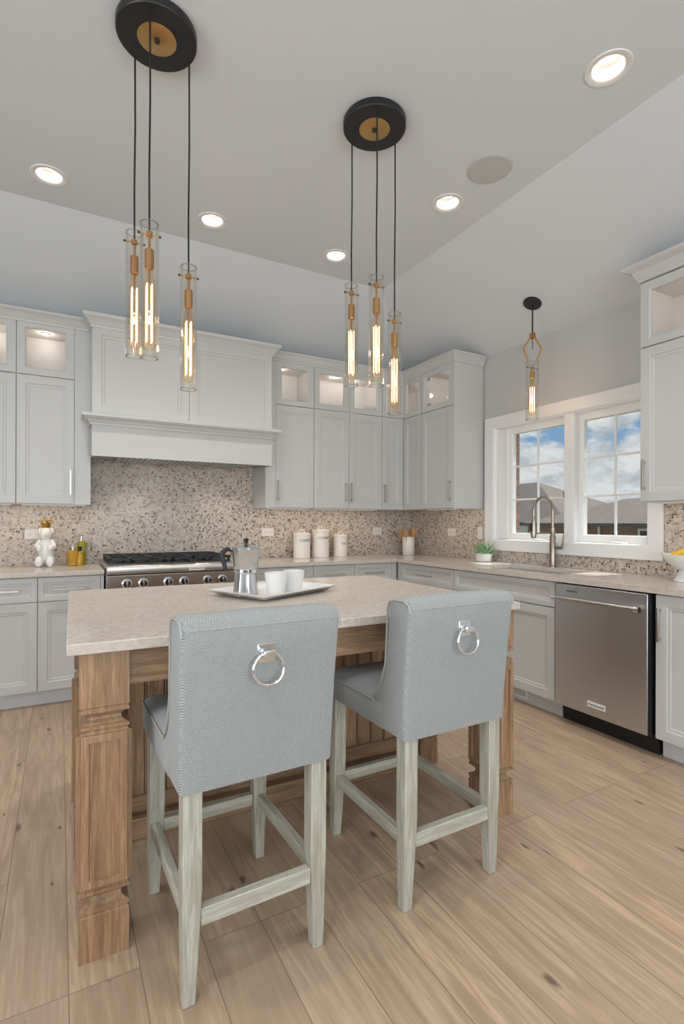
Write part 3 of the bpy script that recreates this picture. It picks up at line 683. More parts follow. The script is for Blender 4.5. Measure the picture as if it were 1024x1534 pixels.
# ------------------------------------------------------------------ range
r = thing('range', 'stainless steel gas range with black grates and row of knobs', 'range', (-2.664, 0, 0)); w = .455
m = MB(); m.box(-w, w, -.645, -.02, .09, .905); m.build('body', M['rangesteel'], r)
m = MB(); m.prism([(-.645, .905), (-.722, .875), (-.715, .755), (-.645, .745)], 'x', -w, w); cp = m.build('control_panel', M['rangesteel'], r, bevel=.003)
m = MB(); m.prism([(-.02, .905), (-.02, .948), (-.70, .948), (-.728, .940), (-.732, .925), (-.728, .885), (-.70, .880), (-.645, .905)], 'x', -w, w); m.build('bullnose_top', M['rangesteel'], r, bevel=.004)
m = MB(); m.box(-w+.02, w-.02, -.665, -.05, .948, .955); m.build('burner_pan', M['blackplastic'], r)
for gx in (-.292, 0, .292):
    m = MB(); x0, x1 = gx-.142, gx+.142
    for yy in (-.66, -.52, -.36, -.20, -.06): m.bar((x0, yy, .985), (x1, yy, .985), .014, .016)
    for xx in (x0+.007, gx, x1-.007): m.bar((xx, -.667, .985), (xx, -.053, .985), .014, .016)
    for xx in (x0+.01, x1-.01):
        for yy in (-.655, -.36, -.065): m.box(xx-.009, xx+.009, yy-.009, yy+.009, .955, .99)
    for yy in (-.50, -.22):
        for k in range(8):
            a = k*PI/4; m.bar((gx+.035*math.cos(a), yy+.035*math.sin(a), .984), (gx+.10*math.cos(a), yy+.10*math.sin(a), .984), .010, .014)
    m.build('grate', M['blackmetal'], r)
for gx in (-.292, 0, .292):
    for yy in (-.50, -.22):
        m = MB(); m.lathe([(.045, .955), (.045, .968), (.034, .972), (.030, .975)], 24, (gx, yy, 0)); m.build('burner', M['blackplastic'], r, smooth=40)
for kx in (-.325, -.215, -.043, .070, .242, .356):
    k = MB(); k.lathe([(.034, 0), (.034, .006), (.026, .010), (.026, .012)], 28); bz = k
    mt = Matrix.Translation((kx, -.7195, .815)) @ Matrix.Rotation(PI/2, 4, 'X')
    bz.xf(mt); kb = bz.build('knob', M['chrome'], r, smooth=40)
    k = MB(); k.lathe([(.024, .012), (.023, .034), (.020, .038)], 28); k.xf(mt); k.build('knob_grip', M['blackplastic'], kb, smooth=40)
    k = MB(); k.box(-.006, .006, -.022, .022, .036, .046); k.xf(mt); k.build('knob_bar', M['chrome'], kb, bevel=.002)
m = MB(); m.box(.105, .215, -.7335, -.727, .893, .922); bd = m.build('name_badge', mat('range_badge_plate', (.80, .74, .68), .3), r, bevel=.001)
tx = text_mesh('lettering', 'KitchenAid', .021, M['ink'], bd); tx.data.transform(UP); tx.location = (.160, -.7338, .9075)
m = MB(); m.box(-w+.004, w-.004, -.672, -.645, .17, .735); od = m.build('oven_door', M['rangesteel'], r, bevel=.004)
m = MB(); m.box(-.28, .28, -.675, -.671, .32, .60); m.build('oven_glass', M['blackplastic'], od)
m = MB(); m.tube([(-.40, -.725, .69), (.40, -.725, .69)], .013, 16); [m.tube([(xx, -.725, .69), (xx, -.67, .69)], .010, 10) for xx in (-.36, .36)]; m.build('oven_handle', M['nickel'], od, smooth=50)
m = MB(); m.box(-w+.01, w-.01, -.60, -.06, 0, .09); m.build('kick_plate', M['dark'], r)

# ------------------------------------------------------------------ outlets
def outlet(label, loc, rz, gang=1, kind='outlet'):
    t = thing('wall_outlet' if kind == 'outlet' else 'light_switch', label, kind, loc, rz); w = .115 if gang == 1 else .062
    m = MB(); m.box(-w/2, w/2, -.006, 0, -.037, .037) if gang == 1 else m.box(-w/2, w/2, -.006, 0, -.057, .057); m.build('cover_plate', M['platew'], t, bevel=.002)
    if gang == 1:
        for sx in (-.024, .024):
            m = MB(); m.box(sx-.017, sx+.017, -.0075, -.006, -.017, .017); sk = m.build('socket', M['platew'], t, bevel=.001)
            m = MB(); m.box(sx-.008, sx-.006, -.0079, -.0074, -.006, .006); m.box(sx+.006, sx+.008, -.0079, -.0074, -.006, .006); m.build('slot', M['dark'], sk)
    else:
        m = MB(); m.box(-.016, .016, -.009, -.006, -.033, .033); m.build('rocker', M['platew'], t, bevel=.002)
outlet('white wall outlet beside the bear figurine', (-3.585, -.008, 1.155), 0)
outlet('white wall outlet left of the coffee canister', (-1.675, -.008, 1.158), 0)
outlet('white wall outlet between tea canister and utensil crock', (-.445, -.008, 1.163), 0)
outlet('white wall outlet on the right wall by the utensil crock', (-.008, -.695, 1.160), RW)
outlet('white wall switch above the succulent pot', (-.008, -1.085, 1.160), RW, 2, 'light switch')

# ================================================================== ISLAND  (local: x along the front edge, y into the room)
isl = thing('kitchen_island', 'stained oak kitchen island with turned corner posts and beadboard back', 'kitchen island', (-3.389, -3.035, 0), -.0175)
IW, IDP = 1.755, 1.26
m = MB(); m.box(.045, IW-.075, .60, IDP-.04, .10, .880); m.build('cabinet_body', M['oak'], isl)
def square_post(parent, x, y, w, name='corner_post', full=True):
    """square post with coves and recessed face panels"""
    m = MB(); c = w/2
    sq = lambda h, z: [(x+c-h, y+c-h, z), (x+c+h, y+c-h, z), (x+c+h, y+c+h, z), (x+c-h, y+c+h, z)]
    H = c
    prof = [(H, 0), (H, .128), (H-.004, .131), (H-.004, .136), (H, .139), (H, .148), (H-.010, .152), (H-.020, .162), (H-.021, .172), (H-.014, .183), (H-.002, .188), (H, .190), (H, .198), (H-.004, .201), (H-.004, .205), (H-.001, .208),
            (H-.001, .650), (H-.004, .653), (H-.004, .657), (H, .660), (H, .668), (H-.010, .672), (H-.020, .682), (H-.021, .690), (H-.014, .700), (H-.002, .705), (H, .708), (H, .716), (H-.003, .718), (H-.003, .721), (H, .724), (H, .881)]
    m.loops([sq(h, z) for h, z in prof]); p = m.build(name, M['oak'], parent)
    for k in range(4):
        q = MB(); hw = c-.001
        q.panel(-hw+.004, hw-.004, .212, .646, -hw-.009, .009, [(.020, 0), (.0225, .0088), (.030, .0085)])
        q.xf(Matrix.Translation((x+c, y+c, 0)) @ Matrix.Rotation(k*PI/2, 4, 'Z')); q.build('face_panel', M['oak'], p)
    return p
PW = .132
square_post(isl, .032, .020, PW); square_post(isl, 1.572, .020, PW)
square_post(isl, .022, .545, .11, 'body_post'); square_post(isl, 1.600, .545, .11, 'body_post')
m = MB(); m.box(.16, 1.575, .045, .070, .772, .881); m.build('apron', M['oakx'], isl)
for xx in (.07, 1.655):
    m = MB(); m.box(xx-.012, xx+.012, .15, .56, .772, .881); m.build('side_apron', M['oak'], isl)
# beadboard: vertical boards with V grooves and a bead between
m = MB(); x = .135; pts = [(.135, .603)]
while x < 1.59:
    x1 = min(x+.075, 1.596); 
    pts += [(x, .590), (x1-.014, .590), (x1-.0125, .601), (x1-.0095, .601), (x1-.008, .590), (x1-.004, .590), (x1-.003, .601), (x1-.001, .601)]; x = x1
pts += [(1.60, .603)]
m.prism([(a, b_) for a, b_ in pts], 'z', .13, .860); m.build('beadboard', M['oak'], isl)
m = MB(); m.box(.13, 1.602, .572, .600, .800, .881); m.box(.13, 1.602, .572, .600, .108, .165); m.build('panel_rail', M['oakx'], isl, bevel=.003)
m = MB(); m.box(.05, IW-.08, .610, IDP-.05, 0, .10); m.box(.13, 1.602, .560, .612, 0, .082); m.build('base_moulding', M['oakx'], isl, bevel=.004)
for xx, sx in ((.045, -1), (IW-.075, 1)):
    m = MB(); hw = .27; m.panel(-hw, hw, .12, .87, -.012, .012, [(.06, 0), (.066, .008), (.075, .009)]); m.xf(Matrix.Translation((xx, .94, 0)) @ Matrix.Rotation(sx*PI/2, 4, 'Z')); m.build('side_panel', M['oak'], isl)
m = MB(); m.box(0, IW-.03, 0, IDP, .882, .914); m.build('countertop', M['quartz'], isl, bevel=.003)

# ================================================================== BAR STOOLS  (local: back towards -y)
def make_stool(label, loc, rz, piping_dx=0):
    t = thing('bar_stool', label, 'bar stool', loc, rz, )
    # upholstered back: side outline swept across the width with rounded corners
    side = [(-.262, .556), (-.272, .64), (-.285, .80), (-.299, .92), (-.306, .975), (-.298, 1.001), (-.275, 1.013), (-.225, 1.013), (-.196, 1.004), (-.184, .98), (-.180, .94), (-.172, .86), (-.160, .78), (-.140, .71), (-.110, .665), (-.075, .635), (-.066, .60), (-.066, .556)]
    def rounded(hw, r):
        rings = []
        cx = sum(p[0] for p in side)/len(side); cz = sum(p[1] for p in side)/len(side)
        steps = [(-hw, r), (-hw+r*.15, r*.45), (-hw+r*.5, r*.13), (-hw+r, 0), (-hw*.5, 0), (0, 0), (hw*.5, 0), (hw-r, 0), (hw-r*.5, r*.13), (hw-r*.15, r*.45), (hw, r)]
        for x, ins in steps:
            ring = []
            n = len(side)
            for i, (y, z) in enumerate(side):
                a = Vector(side[i-1]); c_ = Vector(side[(i+1) % n]); d_ = (c_-a).normalized(); nrm = Vector((d_.y, -d_.x))
                # outline runs clockwise seen from +x : inward is to the right
                bulge = .004*(1-abs(x)/hw) if z > .6 else 0
                p = Vector((y, z)) + nrm*(ins - bulge)
                taper = 1 + .02*max(0, min(1, (z-.6)/.4))
                ring.append((x*taper, p.x, p.y))
            rings.append(ring)
        return rings
    m = MB(); m.loops(rounded(.222, .016)); bk = m.build('backrest', M['fabric'], t, smooth=50)
    for sx in (-1, 1):
        m = MB(); pts = [(sx*.224*(1+.02*max(0, (z-.6)/.4)), y+.004*(1 if y > -.2 else -1), z+.001) for y, z in side[4:16]]
        cy_, cz_ = -.19, .80
        pts = [(x*.982, y+.010*(cy_-y)/math.hypot(cy_-y, cz_-z), z+.010*(cz_-z)/math.hypot(cy_-y, cz_-z)) for x, y, z in pts]; m.tube(pts, .0042, 6); m.build('piping', M['piping'], bk, smooth=60)
    m = MB(); m.tube([(-.205+.041*k, -.3035-.004*math.sin(PI*k/10), .983) for k in range(11)], .0022, 6); m.build('top_seam', M['piping'], bk, smooth=60)
    # seat
    def rr(hx, y0, y1, r, z, n=5):
        P = []
        for cx_, cy_, a0 in ((hx-r, y1-r, 0), (-hx+r, y1-r, PI/2), (-hx+r, y0+r, PI), (hx-r, y0+r, 1.5*PI)):
            P += [(cx_+r*math.cos(a0+PI/2*k/n), cy_+r*math.sin(a0+PI/2*k/n), z) for k in range(n+1)]
        return P
    m = MB(); m.loops([rr(.214, -.16, .262, .02, .556), rr(.222, -.165, .270, .025, .562), rr(.224, -.165, .274, .028, .60), rr(.223, -.165, .273, .028, .640), rr(.216, -.16, .266, .03, .655), rr(.18, -.13, .23, .04, .668), rr(.09, -.06, .13, .04, .676)])
    st = m.build('seat', M['fabric'], t, smooth=50)
    m = MB(); m.tube([(sx*.2235, y, .645) for sx, y in ((-1, -.09), (-1, .03), (-1, .15), (-1, .245))] + [(-.215, .266, .645), (-.19, .274, .645), (0, .276, .645), (.19, .274, .645), (.215, .266, .645)] + [(.2235, y, .645) for y in (.245, .15, .03, -.09)], .0042, 6)
    m.build('piping', M['piping'], st, smooth=60)
    # legs: square, tapered to the floor
    for sx in (-1, 1):
        for back in (True, False):
            m = MB(); xo = sx*.208; xi = sx*.158
            def sec(z, k, dy):
                a, b_ = sorted((xo - sx*k*.2, xi + sx*k)); 
                y0, y1 = (-.258+dy, -.208-k+dy) if back else (.208+k, .258)
                return [(a, y0, z), (b_, y0, z), (b_, y1, z), (a, y1, z)]
            m.loops([sec(0, .014, .010 if back else 0), sec(.20, .004, .004 if back else 0), sec(.30, 0, 0), sec(.57, 0, 0)]); m.build('leg', M['legwood'], t, bevel=.003)
    m = MB(); m.box(-.160, .160, -.252, -.224, .200, .246); m.build('stretcher', M['legwoodx'], t, bevel=.003)
    m = MB(); m.box(-.160, .160, .222, .248, .205, .246); m.build('stretcher', M['legwoodx'], t, bevel=.003)
    for sx in (-1, 1):
        m = MB(); m.box(sx*.188-.013, sx*.188+.013, -.212, .212, .205, .246); m.build('stretcher', M['legwoody'], t, bevel=.003)
    # ring pull on the back
    zc, yb = .908, -.3015
    rp = MB(); rp.box(-.026, .026, yb-.004, yb+.012, zc-.028, zc+.024); rpo = rp.build('ring_pull', M['chrome'], t, bevel=.002)
    m = MB(); m.box(-.018, .018, yb-.030, yb-.002, zc-.012, zc+.010); m.build('ring_clasp', M['chrome'], rpo, bevel=.004)
    m = MB(); R_ = .043; m.tube([(R_*math.cos(a), yb-.018+.004*math.sin(a), zc-.041+R_*math.sin(a)) for a in [2*PI*k/40 for k in range(40)]], .0052, 10, closed=True); m.build('ring', M['chrome'], rpo, smooth=60)
    return t
def relabel(o, l): o['label'] = l
s1 = make_stool('grey upholstered bar stool with chrome ring, nearer stool at the left', (-2.928, -3.036, 0), .028)
s1['group'] = 'bar stools at the island'
s2 = copy_tree(s1); s2.location = (-2.233, -3.040, 0); s2.rotation_euler = (0, 0, .012)
relabel(s2, 'grey upholstered bar stool with chrome ring, at the right end of the island')

# ================================================================== PENDANTS
def bulb(parent, x, y, ztop, L, r):
    """tubular filament bulb hanging below ztop"""
    b_ = MB(); b_.lathe([(.006, 0), (r*.62, -.008), (r*.7, -.03), (r, -.06), (r, -L+.03), (r*.8, -L+.012), (r*.45, -L+.003), (.002, -L)], 20, (x, y, ztop)); bo = b_.build('bulb', M['bulbglass'], parent, smooth=60)
    f_ = MB()
    for k in range(4):
        a = PI/4 + k*PI/2; px, py = x+.58*r*math.cos(a), y+.58*r*math.sin(a); f_.tube([(px, py, ztop-.062), (px, py, ztop-L+.035)], .0023, 6)
    f_.build('filament', M['filament'], bo)
    w_ = MB(); w_.tube([(x, y, ztop), (x, y, ztop-.055)], .004, 8)
    for k in range(5): zz = ztop-.058-(L-.1)*k/4; w_.tube([(x-.5*r, y, zz), (x+.5*r, y, zz)], .0008, 5); w_.tube([(x, y-.5*r, zz), (x, y+.5*r, zz)], .0008, 5)
    w_.build('bulb_stem', M['brass'], bo)
    light('bulb_lamp', 'POINT', (x, y, ztop-L*.55), 1.1, (1, .70, .42), parent=bo, shadow_soft_size=.014)
def tube_pendant(parent, x, y, zc, zt, zb, r=.034, cable=True, q_=1.0):
    g = MB(); n = 32
    rg = lambda rr, z: [(x+rr*math.cos(2*PI*i/n), y+rr*math.sin(2*PI*i/n), z) for i in range(n)]
    g.loops([rg(r, zt), rg(r, zb), rg(r-.005, zb-.001), rg(r-.0055, zt+.001)], closed=True); go = g.build('glass_tube', M['tube'], parent, smooth=60)
    ri = MB()
    for zz in (zt, zb): ri.loops([rg(r+.0006, zz+.0015), rg(r+.0006, zz-.0015), rg(r-.0058, zz-.0015), rg(r-.0058, zz+.0015)], closed=True)
    ri.build('glass_rim', M['rimglass'], go, smooth=60)
    if cable:
        c_ = MB(); c_.tube([(x, y, zc), (x+.0015, y, zc-(zc-zt)*.4), (x-.001, y+.001, zc-(zc-zt)*.75), (x, y, zt-.04)], .0036, 8); c_.build('cable', M['cord'], parent, smooth=60)
    h_ = MB(); h_.lathe([(.012, -.030), (.012, -.048), (.005, -.050), (.005, -.095*q_), (.015, -.097*q_), (.017, -.10*q_), (.017, -.165*q_), (.013, -.170*q_)], 20, (x, y, zt)); h_.tube([(x-r-.004, y, zt-.040), (x+r+.004, y, zt-.040)], .003, 8)
    so = h_.build('socket', M['brass'], parent, smooth=25)
    s_ = MB()
    for a in (0, PI): s_.sphere((x+(r+.004)*math.cos(a), y, zt-.040), .005, 10, 8)
    s_.build('set_screw', M['blackmetal'], so, smooth=60)
    bulb(parent, x, y, zt-.166*q_, (zt-zb)-.166*q_-.026, .0225 if r < .04 else .027)
M['rimglass'] = thin_glass('pendant_glass_rim', (.93, .93, .92), 0.7, 1.5, .25)
def cluster(label, cx, cy, drops):
    t = thing('pendant_cluster', label, 'pendant light', (cx, cy, ZC), 0, 'pendant clusters over the island')
    m = MB(); m.lathe([(.150, -.0005), (.152, -.004), (.152, -.032), (.149, -.036), (.072, -.036)], 48); m.build('canopy', M['blackmetal'], t, smooth=35)
    m = MB(); m.lathe([(.074, -.033), (.074, -.038), (.071, -.0395), (.012, -.0395)], 40); m.build('brass_disc', M['brassmatte'], t, smooth=35)
    m = MB(); m.lathe([(.011, -.038), (.011, -.046), (.007, -.050)], 16); m.build('finial', M['blackmetal'], t, smooth=40)
    for x, y, zt, zb in drops: tube_pendant(t, x-cx, y-cy, -.036, zt-ZC, zb-ZC)
    return t
M['brassmatte'] = mat('brushed_brass', (.58, .36, .15), .38, 1.0)
cluster('left and larger looking cluster of three glass tube pendants on round black canopy', -3.073, -2.500, [(-3.139, -2.372, 2.443, 1.935), (-3.112, -2.588, 2.378, 1.872), (-2.936, -2.444, 2.319, 1.808)])
cluster('right cluster of three glass tube pendants on round black canopy', -2.070, -2.520, [(-2.125, -2.396, 2.442, 1.939), (-2.125, -2.629, 2.388, 1.886), (-1.930, -2.492, 2.305, 1.801)])
# single pendant over the sink, on the sloped ceiling
px, py = -.32, -1.95; pz = ZW + (ZC-ZW)*(-px)/(-CX)
t = thing('sink_pendant', 'single glass tube pendant with brass diamond link above the sink', 'pendant light', (px, py, pz))
tilt = math.atan((ZC-ZW)/(-CX))
m = MB(); m.lathe([(.066, .0), (.066, -.012), (.060, -.018), (.012, -.020)], 36); [m.sphere((.038*math.cos(a), .038*math.sin(a), -.019), .005, 10, 8) for a in (.7, .7+PI)]
m.xf(Matrix.Rotation(tilt, 4, 'Y')); m.build('canopy', M['blackmetal'], t, smooth=35)
m = MB(); m.tube([(0, 0, -.010), (0, 0, 2.655-pz)], .0055, 10); m.build('rod', M['blackmetal'], t, smooth=60)
zt_, zm_, zb_ = 2.650-pz, 2.553-pz, 2.462-pz
m = MB(); m.box(-.014, .014, -.016, .016, zt_-.022, zt_+.018)
dv = Vector((.85, -.53))     # the diamond's plane
for sx in (-1, 1):
    q = [(dv.x*.010*sx, dv.y*.010*sx, zt_-.004), (dv.x*.066*sx, dv.y*.066*sx, zm_), (dv.x*.030*sx, dv.y*.030*sx, zb_)]
    m.bar(q[0], q[1], .010, .012); m.bar(q[1], q[2], .010, .012)
m.build('diamond_link', M['brass'], t, bevel=.001)
m = MB(); m.tube([(0, 0, zt_-.02), (0, 0, zt_-.10)], .003, 8); m.build('inner_cord', M['cord'], t, smooth=60)
tube_pendant(t, 0, 0, 0, 2.447-pz, 2.024-pz, .047, cable=False, q_=.72)

# ================================================================== CEILING LAMPS AND SPEAKER
first = None
for lx, ly, lab in LIGHTS:
    if lab is None and first is not None and ly < -3.9: lab_ = 'recessed ceiling light behind the camera'
    else: lab_ = lab or 'recessed ceiling light out of view to the left'
    if first is None:
        first = t = thing('recessed_light', lab_, 'ceiling light', (lx, ly, ZC), 0, 'recessed ceiling lights')
        m = MB(); n = 40
        rg = lambda rr, z: [(rr*math.cos(2*PI*i/n), rr*math.sin(2*PI*i/n), z) for i in range(n)]
        m.loops([rg(.094, -.0005), rg(.092, -.005), rg(.074, -.006), rg(.0645, 0), rg(.044, .064), rg(.050, .064), rg(.066, .002)], closed=True); m.build('trim_ring', M['lampwhite'], t, smooth=40)
        m = MB(); m.lathe([(.0445, .058), (.0445, .063)], 32); m.build('lens', M['lens'], t, smooth=40)
        m = MB(); m.lathe([(.056, .065), (.056, .11)], 32); m.build('housing', M['lampwhite'], t, smooth=40)
        light('recessed_lamp', 'AREA', (0, 0, .055), LAMP, (1, .965, .91), parent=t, shape='DISK', size=.074, spread=math.radians(105))
    else:
        t = copy_tree(first); t.location = (lx, ly, ZC); t['label'] = lab_
sp_ = thing('ceiling_speaker', 'round flush grey speaker grille in the ceiling', 'speaker', (-1.342, -2.547, ZC))
m = MB(); m.lathe([(.118, -.0003), (.118, -.006), (.113, -.008)], 48); m.build('bezel', M['grille'], sp_, smooth=30)
m = MB(); m.lathe([(.112, -.0078), (.110, -.0095), (.0, -.0105)], 48, cap1=False); m.build('grille', M['grille'], sp_, smooth=30)

# ================================================================== THINGS ON THE ISLAND
TC, TR = (-2.500, -2.315), math.radians(25)
tr = thing('serving_tray', 'white rectangular porcelain tray with flared rim on the island', 'tray', (TC[0], TC[1], .9145), TR)
m = MB(); q = lambda hx, hy, z: [(-hx, -hy, z), (hx, -hy, z), (hx, hy, z), (-hx, hy, z)]
m.loops([q(.203, .133, .0), q(.214, .144, .002), q(.238, .168, .016), q(.252, .182, .024), q(.254, .184, .028), q(.250, .180, .029), q(.234, .164, .0195), q(.208, .138, .0065), q(.20, .13, .006)]); m.build('plate', M['porcelain'], tr, smooth=50)
def on_tray(wx, wy): return (wx, wy, .9145+.0065)
p = thing('espresso_pot', 'octagonal aluminium stovetop espresso pot with black handle on the tray', 'coffee pot', on_tray(-2.664, -2.382), .0)
p.rotation_euler = (0, 0, math.radians(-27))   # local +x points away from the handle (spout)
M['alu'] = mat('polished_aluminium', (.66, .66, .67), .20, 1.0)
oct_ = lambda rr, z, n=8, sx=1: [(rr*math.cos(2*PI*(i+.5)/n), rr*math.sin(2*PI*(i+.5)/n), z) for i in range(n)]
m = MB(); m.loops([oct_(.058, 0), oct_(.060, .004), oct_(.060, .010), oct_(.049, .098), oct_(.0475, .108)]); m.build('boiler', M['alu'], p, bevel=.0015)
m = MB(); m.lathe([(.049, .106), (.051, .108), (.051, .120), (.049, .122)], 40); m.build('collar', M['chrome'], p, smooth=40)
m = MB(); m.loops([oct_(.053, .121), oct_(.055, .126), oct_(.064, .208), oct_(.0655, .216)]); m.loops([[(.060, -.010, .175), (.060, .010, .175), (.050, .010, .175), (.050, -.010, .175)], [(.078, -.008, .217), (.078, .008, .217), (.055, .016, .217), (.055, -.016, .217)]]); m.build('upper_chamber', M['alu'], p, bevel=.0015)
m = MB(); m.loops([oct_(.067, .2165), oct_(.067, .220), oct_(.045, .227), oct_(.012, .231)]); ld = m.build('lid', M['alu'], p, bevel=.001)
m = MB(); m.lathe([(.007, .230), (.006, .238), (.011, .246), (.012, .256), (.009, .260)], 16); m.build('lid_knob', M['blackplastic'], ld, smooth=40)
m = MB(); m.tube([(-.060, 0, .205), (-.085, 0, .212), (-.104, 0, .196), (-.108, 0, .175), (-.097, 0, .140), (-.094, 0, .118)], [.009, .011, .012, .012, .010, .009], 10); m.build('handle', M['blackplastic'], p, smooth=60)
m = MB(); m.box(-.070, -.060, -.009, .009, .205, .224); m.build('hinge', M['chrome'], p, bevel=.002)
def cup(label, wx, wy):
    t = thing('cup', label, 'cup', on_tray(wx, wy), 0, 'white cups on the tray')
    m = MB(); m.lathe([(.030, 0), (.036, .001), (.0375, .006), (.052, .104), (.0525, .107), (.050, .107), (.0355, .010), (.030, .006)], 36); m.build('body', M['porcelain'], t, smooth=50)
    return t
cup('white tapered cup closest to the espresso pot', -2.548, -2.455); cup('white tapered cup on the right, partly behind the other cup', -2.440, -2.405)

# ================================================================== THINGS ON THE WORKTOPS
def canister(label, word, x, y, r, h, wy=.70, ts=.034):
    t = thing('canister', label, 'canister', (x, y, CT1+.0005), 0, 'lettered kitchen canisters')
    m = MB(); m.lathe([(r-.003, 0), (r, .003), (r, h-.02), (r-.002, h-.018)], 40); b_ = m.build('body', M['enamel'], t, smooth=40)
    m = MB(); m.lathe([(r+.002, h-.020), (r+.003, h-.017), (r+.003, h-.003), (r-.004, h+.003), (r*.5, h+.010), (.003, h+.013)], 40); ld_ = m.build('lid', M['enamel'], t, smooth=40)
    m = MB(); m.tube([(-.030, 0, h+.004), (-.032, 0, h+.014), (-.020, 0, h+.030), (0, 0, h+.035), (.020, 0, h+.030), (.032, 0, h+.014), (.030, 0, h+.004)], .0055, 10); m.build('lid_handle', M['enamel'], ld_, smooth=60)
    tx = text_mesh('lettering', word, ts, M['ink'], b_, extrude=.0006, xscale=.92)
    for v in tx.data.vertices:
        a = v.co.x/r - .02; zz = h*wy + v.co.y; rr = r+.0006+v.co.z
        v.co = (rr*math.sin(a), -rr*math.cos(a), zz)
    return t
canister('cream lettered canister reading COFFEE', 'COFFEE', -1.395, -.175, .080, .232, .72)
canister('tallest cream canister, reading COOKIES', 'COOKIES', -1.190, -.160, .082, .262, .72)
canister('shortest cream canister, reading TEA', 'TEA', -.955, -.130, .072, .210, .62)
# utensil crock
t = thing('utensil_crock', 'white ceramic crock standing in the room corner', 'crock', (-.200, -.235, CT1+.0005))
m = MB(); m.lathe([(.058, 0), (.062, .004), (.063, .185), (.061, .188), (.056, .185), (.055, .012), (.05, .008)], 36); m.build('body', M['enamel'], t, smooth=50)
for i, (ax, ay, L, kind) in enumerate(((.14, .12, .255, 'spoon'), (-.16, .10, .245, 'spatula'), (.05, -.16, .26, 'spoon'), (-.15, -.10, .24, 'spatula'), (.18, -.06, .245, 'spatula'))):
    lab = ['wooden spoon leaning right in the crock', 'wooden spatula leaning left in the crock', 'wooden spoon at the front of the crock', 'short wooden spatula at front left of the crock', 'wooden spatula at front right of the crock'][i]
    m = MB(); p0 = Vector((ax*.20, ay*.20, .014)); d_ = Vector((ax, ay, 1)).normalized(); p1 = p0 + d_*(L-.05)
    m.tube([p0, p1], .005, 8)
    c_ = p0 + d_*(L-.028)
    mm = MB(); mm.sphere((0, 0, 0), .03, 14, 10, (.75, .28, 1.2)) if kind == 'spoon' else mm.box(-.02, .02, -.004, .004, -.035, .035)
    t_ = thing('wooden_' + kind, lab, kind, (-.200, -.235, CT1+.0005), 0, 'wooden utensils in the crock')
    m.build('stick', M['woodspoon'], t_, smooth=60)
    mm.xf(Matrix.Translation(c_) @ Vector((0, 0, 1)).rotation_difference(d_).to_matrix().to_4x4()); mm.build('bowl' if kind == 'spoon' else 'blade', M['woodspoon'], t_, smooth=50)
# succulent
t = thing('potted_succulent', 'green succulent in low white oval pot by the window casing', 'plant', (-.140, -1.265, CT1+.0005), RW)
m = MB(); m.lathe([(.070, 0), (.078, .004), (.083, .070), (.080, .072), (.076, .066), (.072, .055)], 40, sx=1.0, sy=.72); m.build('pot', M['porcelain'], t, smooth=50)
m = MB(); m.lathe([(.074, .050), (.074, .060), (.03, .066), (.002, .067)], 30, sx=1.0, sy=.72, cap1=False); m.build('soil', M['soil'], t, smooth=50)
def leaf(m, base, az, el, L, w, curl):
    d_ = Vector((math.cos(az)*math.cos(el), math.sin(az)*math.cos(el), math.sin(el))); sd = Vector((-math.sin(az), math.cos(az), 0)); up_ = sd.cross(d_) * -1
    rings = []
    for k in range(6):
        u = k/5; c_ = Vector(base) + d_*L*u + Vector((0, 0, curl*u*u*L)); ww = w*(.55+1.2*u-1.7*u*u) if u < 1 else .0008; ww = max(ww, .0008); th = ww*.35+.0006
        rings.append([c_ + sd*ww, c_ + up_*th, c_ - sd*ww, c_ - up_*th])
    m.loops(rings)
for k, (bx_, by_, nn, LL) in enumerate(((-.045, 0, 16, .105), (.0, .008, 22, .135), (.040, -.006, 16, .115), (.015, -.03, 10, .085), (-.02, .03, 10, .09))):
    m = MB()
    for i in range(nn):
        az = i*2.399 + k; el = .25 + 1.1*(i/nn); leaf(m, (bx_, by_, .055), az, el, LL*(.75+.35*random.random()), (.0135+.004*random.random())*.9, .12*random.random())
    m.build('rosette', M['leaf'], t, smooth=60)
# pedestal bowl with bananas at the right edge
t = thing('pedestal_bowl', 'white footed bowl on the worktop at the right picture edge', 'bowl', (-.185, -2.985, CT1+.0005))
m = MB(); m.lathe([(.086, 0), (.088, .004), (.080, .014), (.066, .045), (.058, .062), (.066, .072), (.095, .090), (.128, .120), (.150, .155), (.1505, .160), (.146, .158), (.122, .126), (.09, .098), (.05, .085), (.004, .082)], 40, cap1=False); m.build('bowl', M['porcelain'], t, smooth=50)
for i, (lab, dy_, dz_, rot) in enumerate((('front banana over the rim of the white bowl', .03, 0, .0), ('rear banana in the white bowl', -.035, .014, .06))):
    b_ = MB(); P = []; R_ = []
    for k in range(13):
        a = -.62 + 1.24*k/12; P.append((.20*math.sin(a), 0, .20*(1-math.cos(a))*-1)); e_ = min(k, 12-k); R_.append([.005, .009, .014, .017, .0185, .019, .019][e_])
    b_.tube(P, R_, 7); bn = b_.build('banana', M['banana'], None, smooth=50); bn.location = (-.185-.045*i+.02, -2.985+dy_, CT1+.172+dz_); bn.rotation_euler = (0.15, .06, PI/2+rot)
    tag(bn, lab, 'banana', 'bananas in the white bowl')
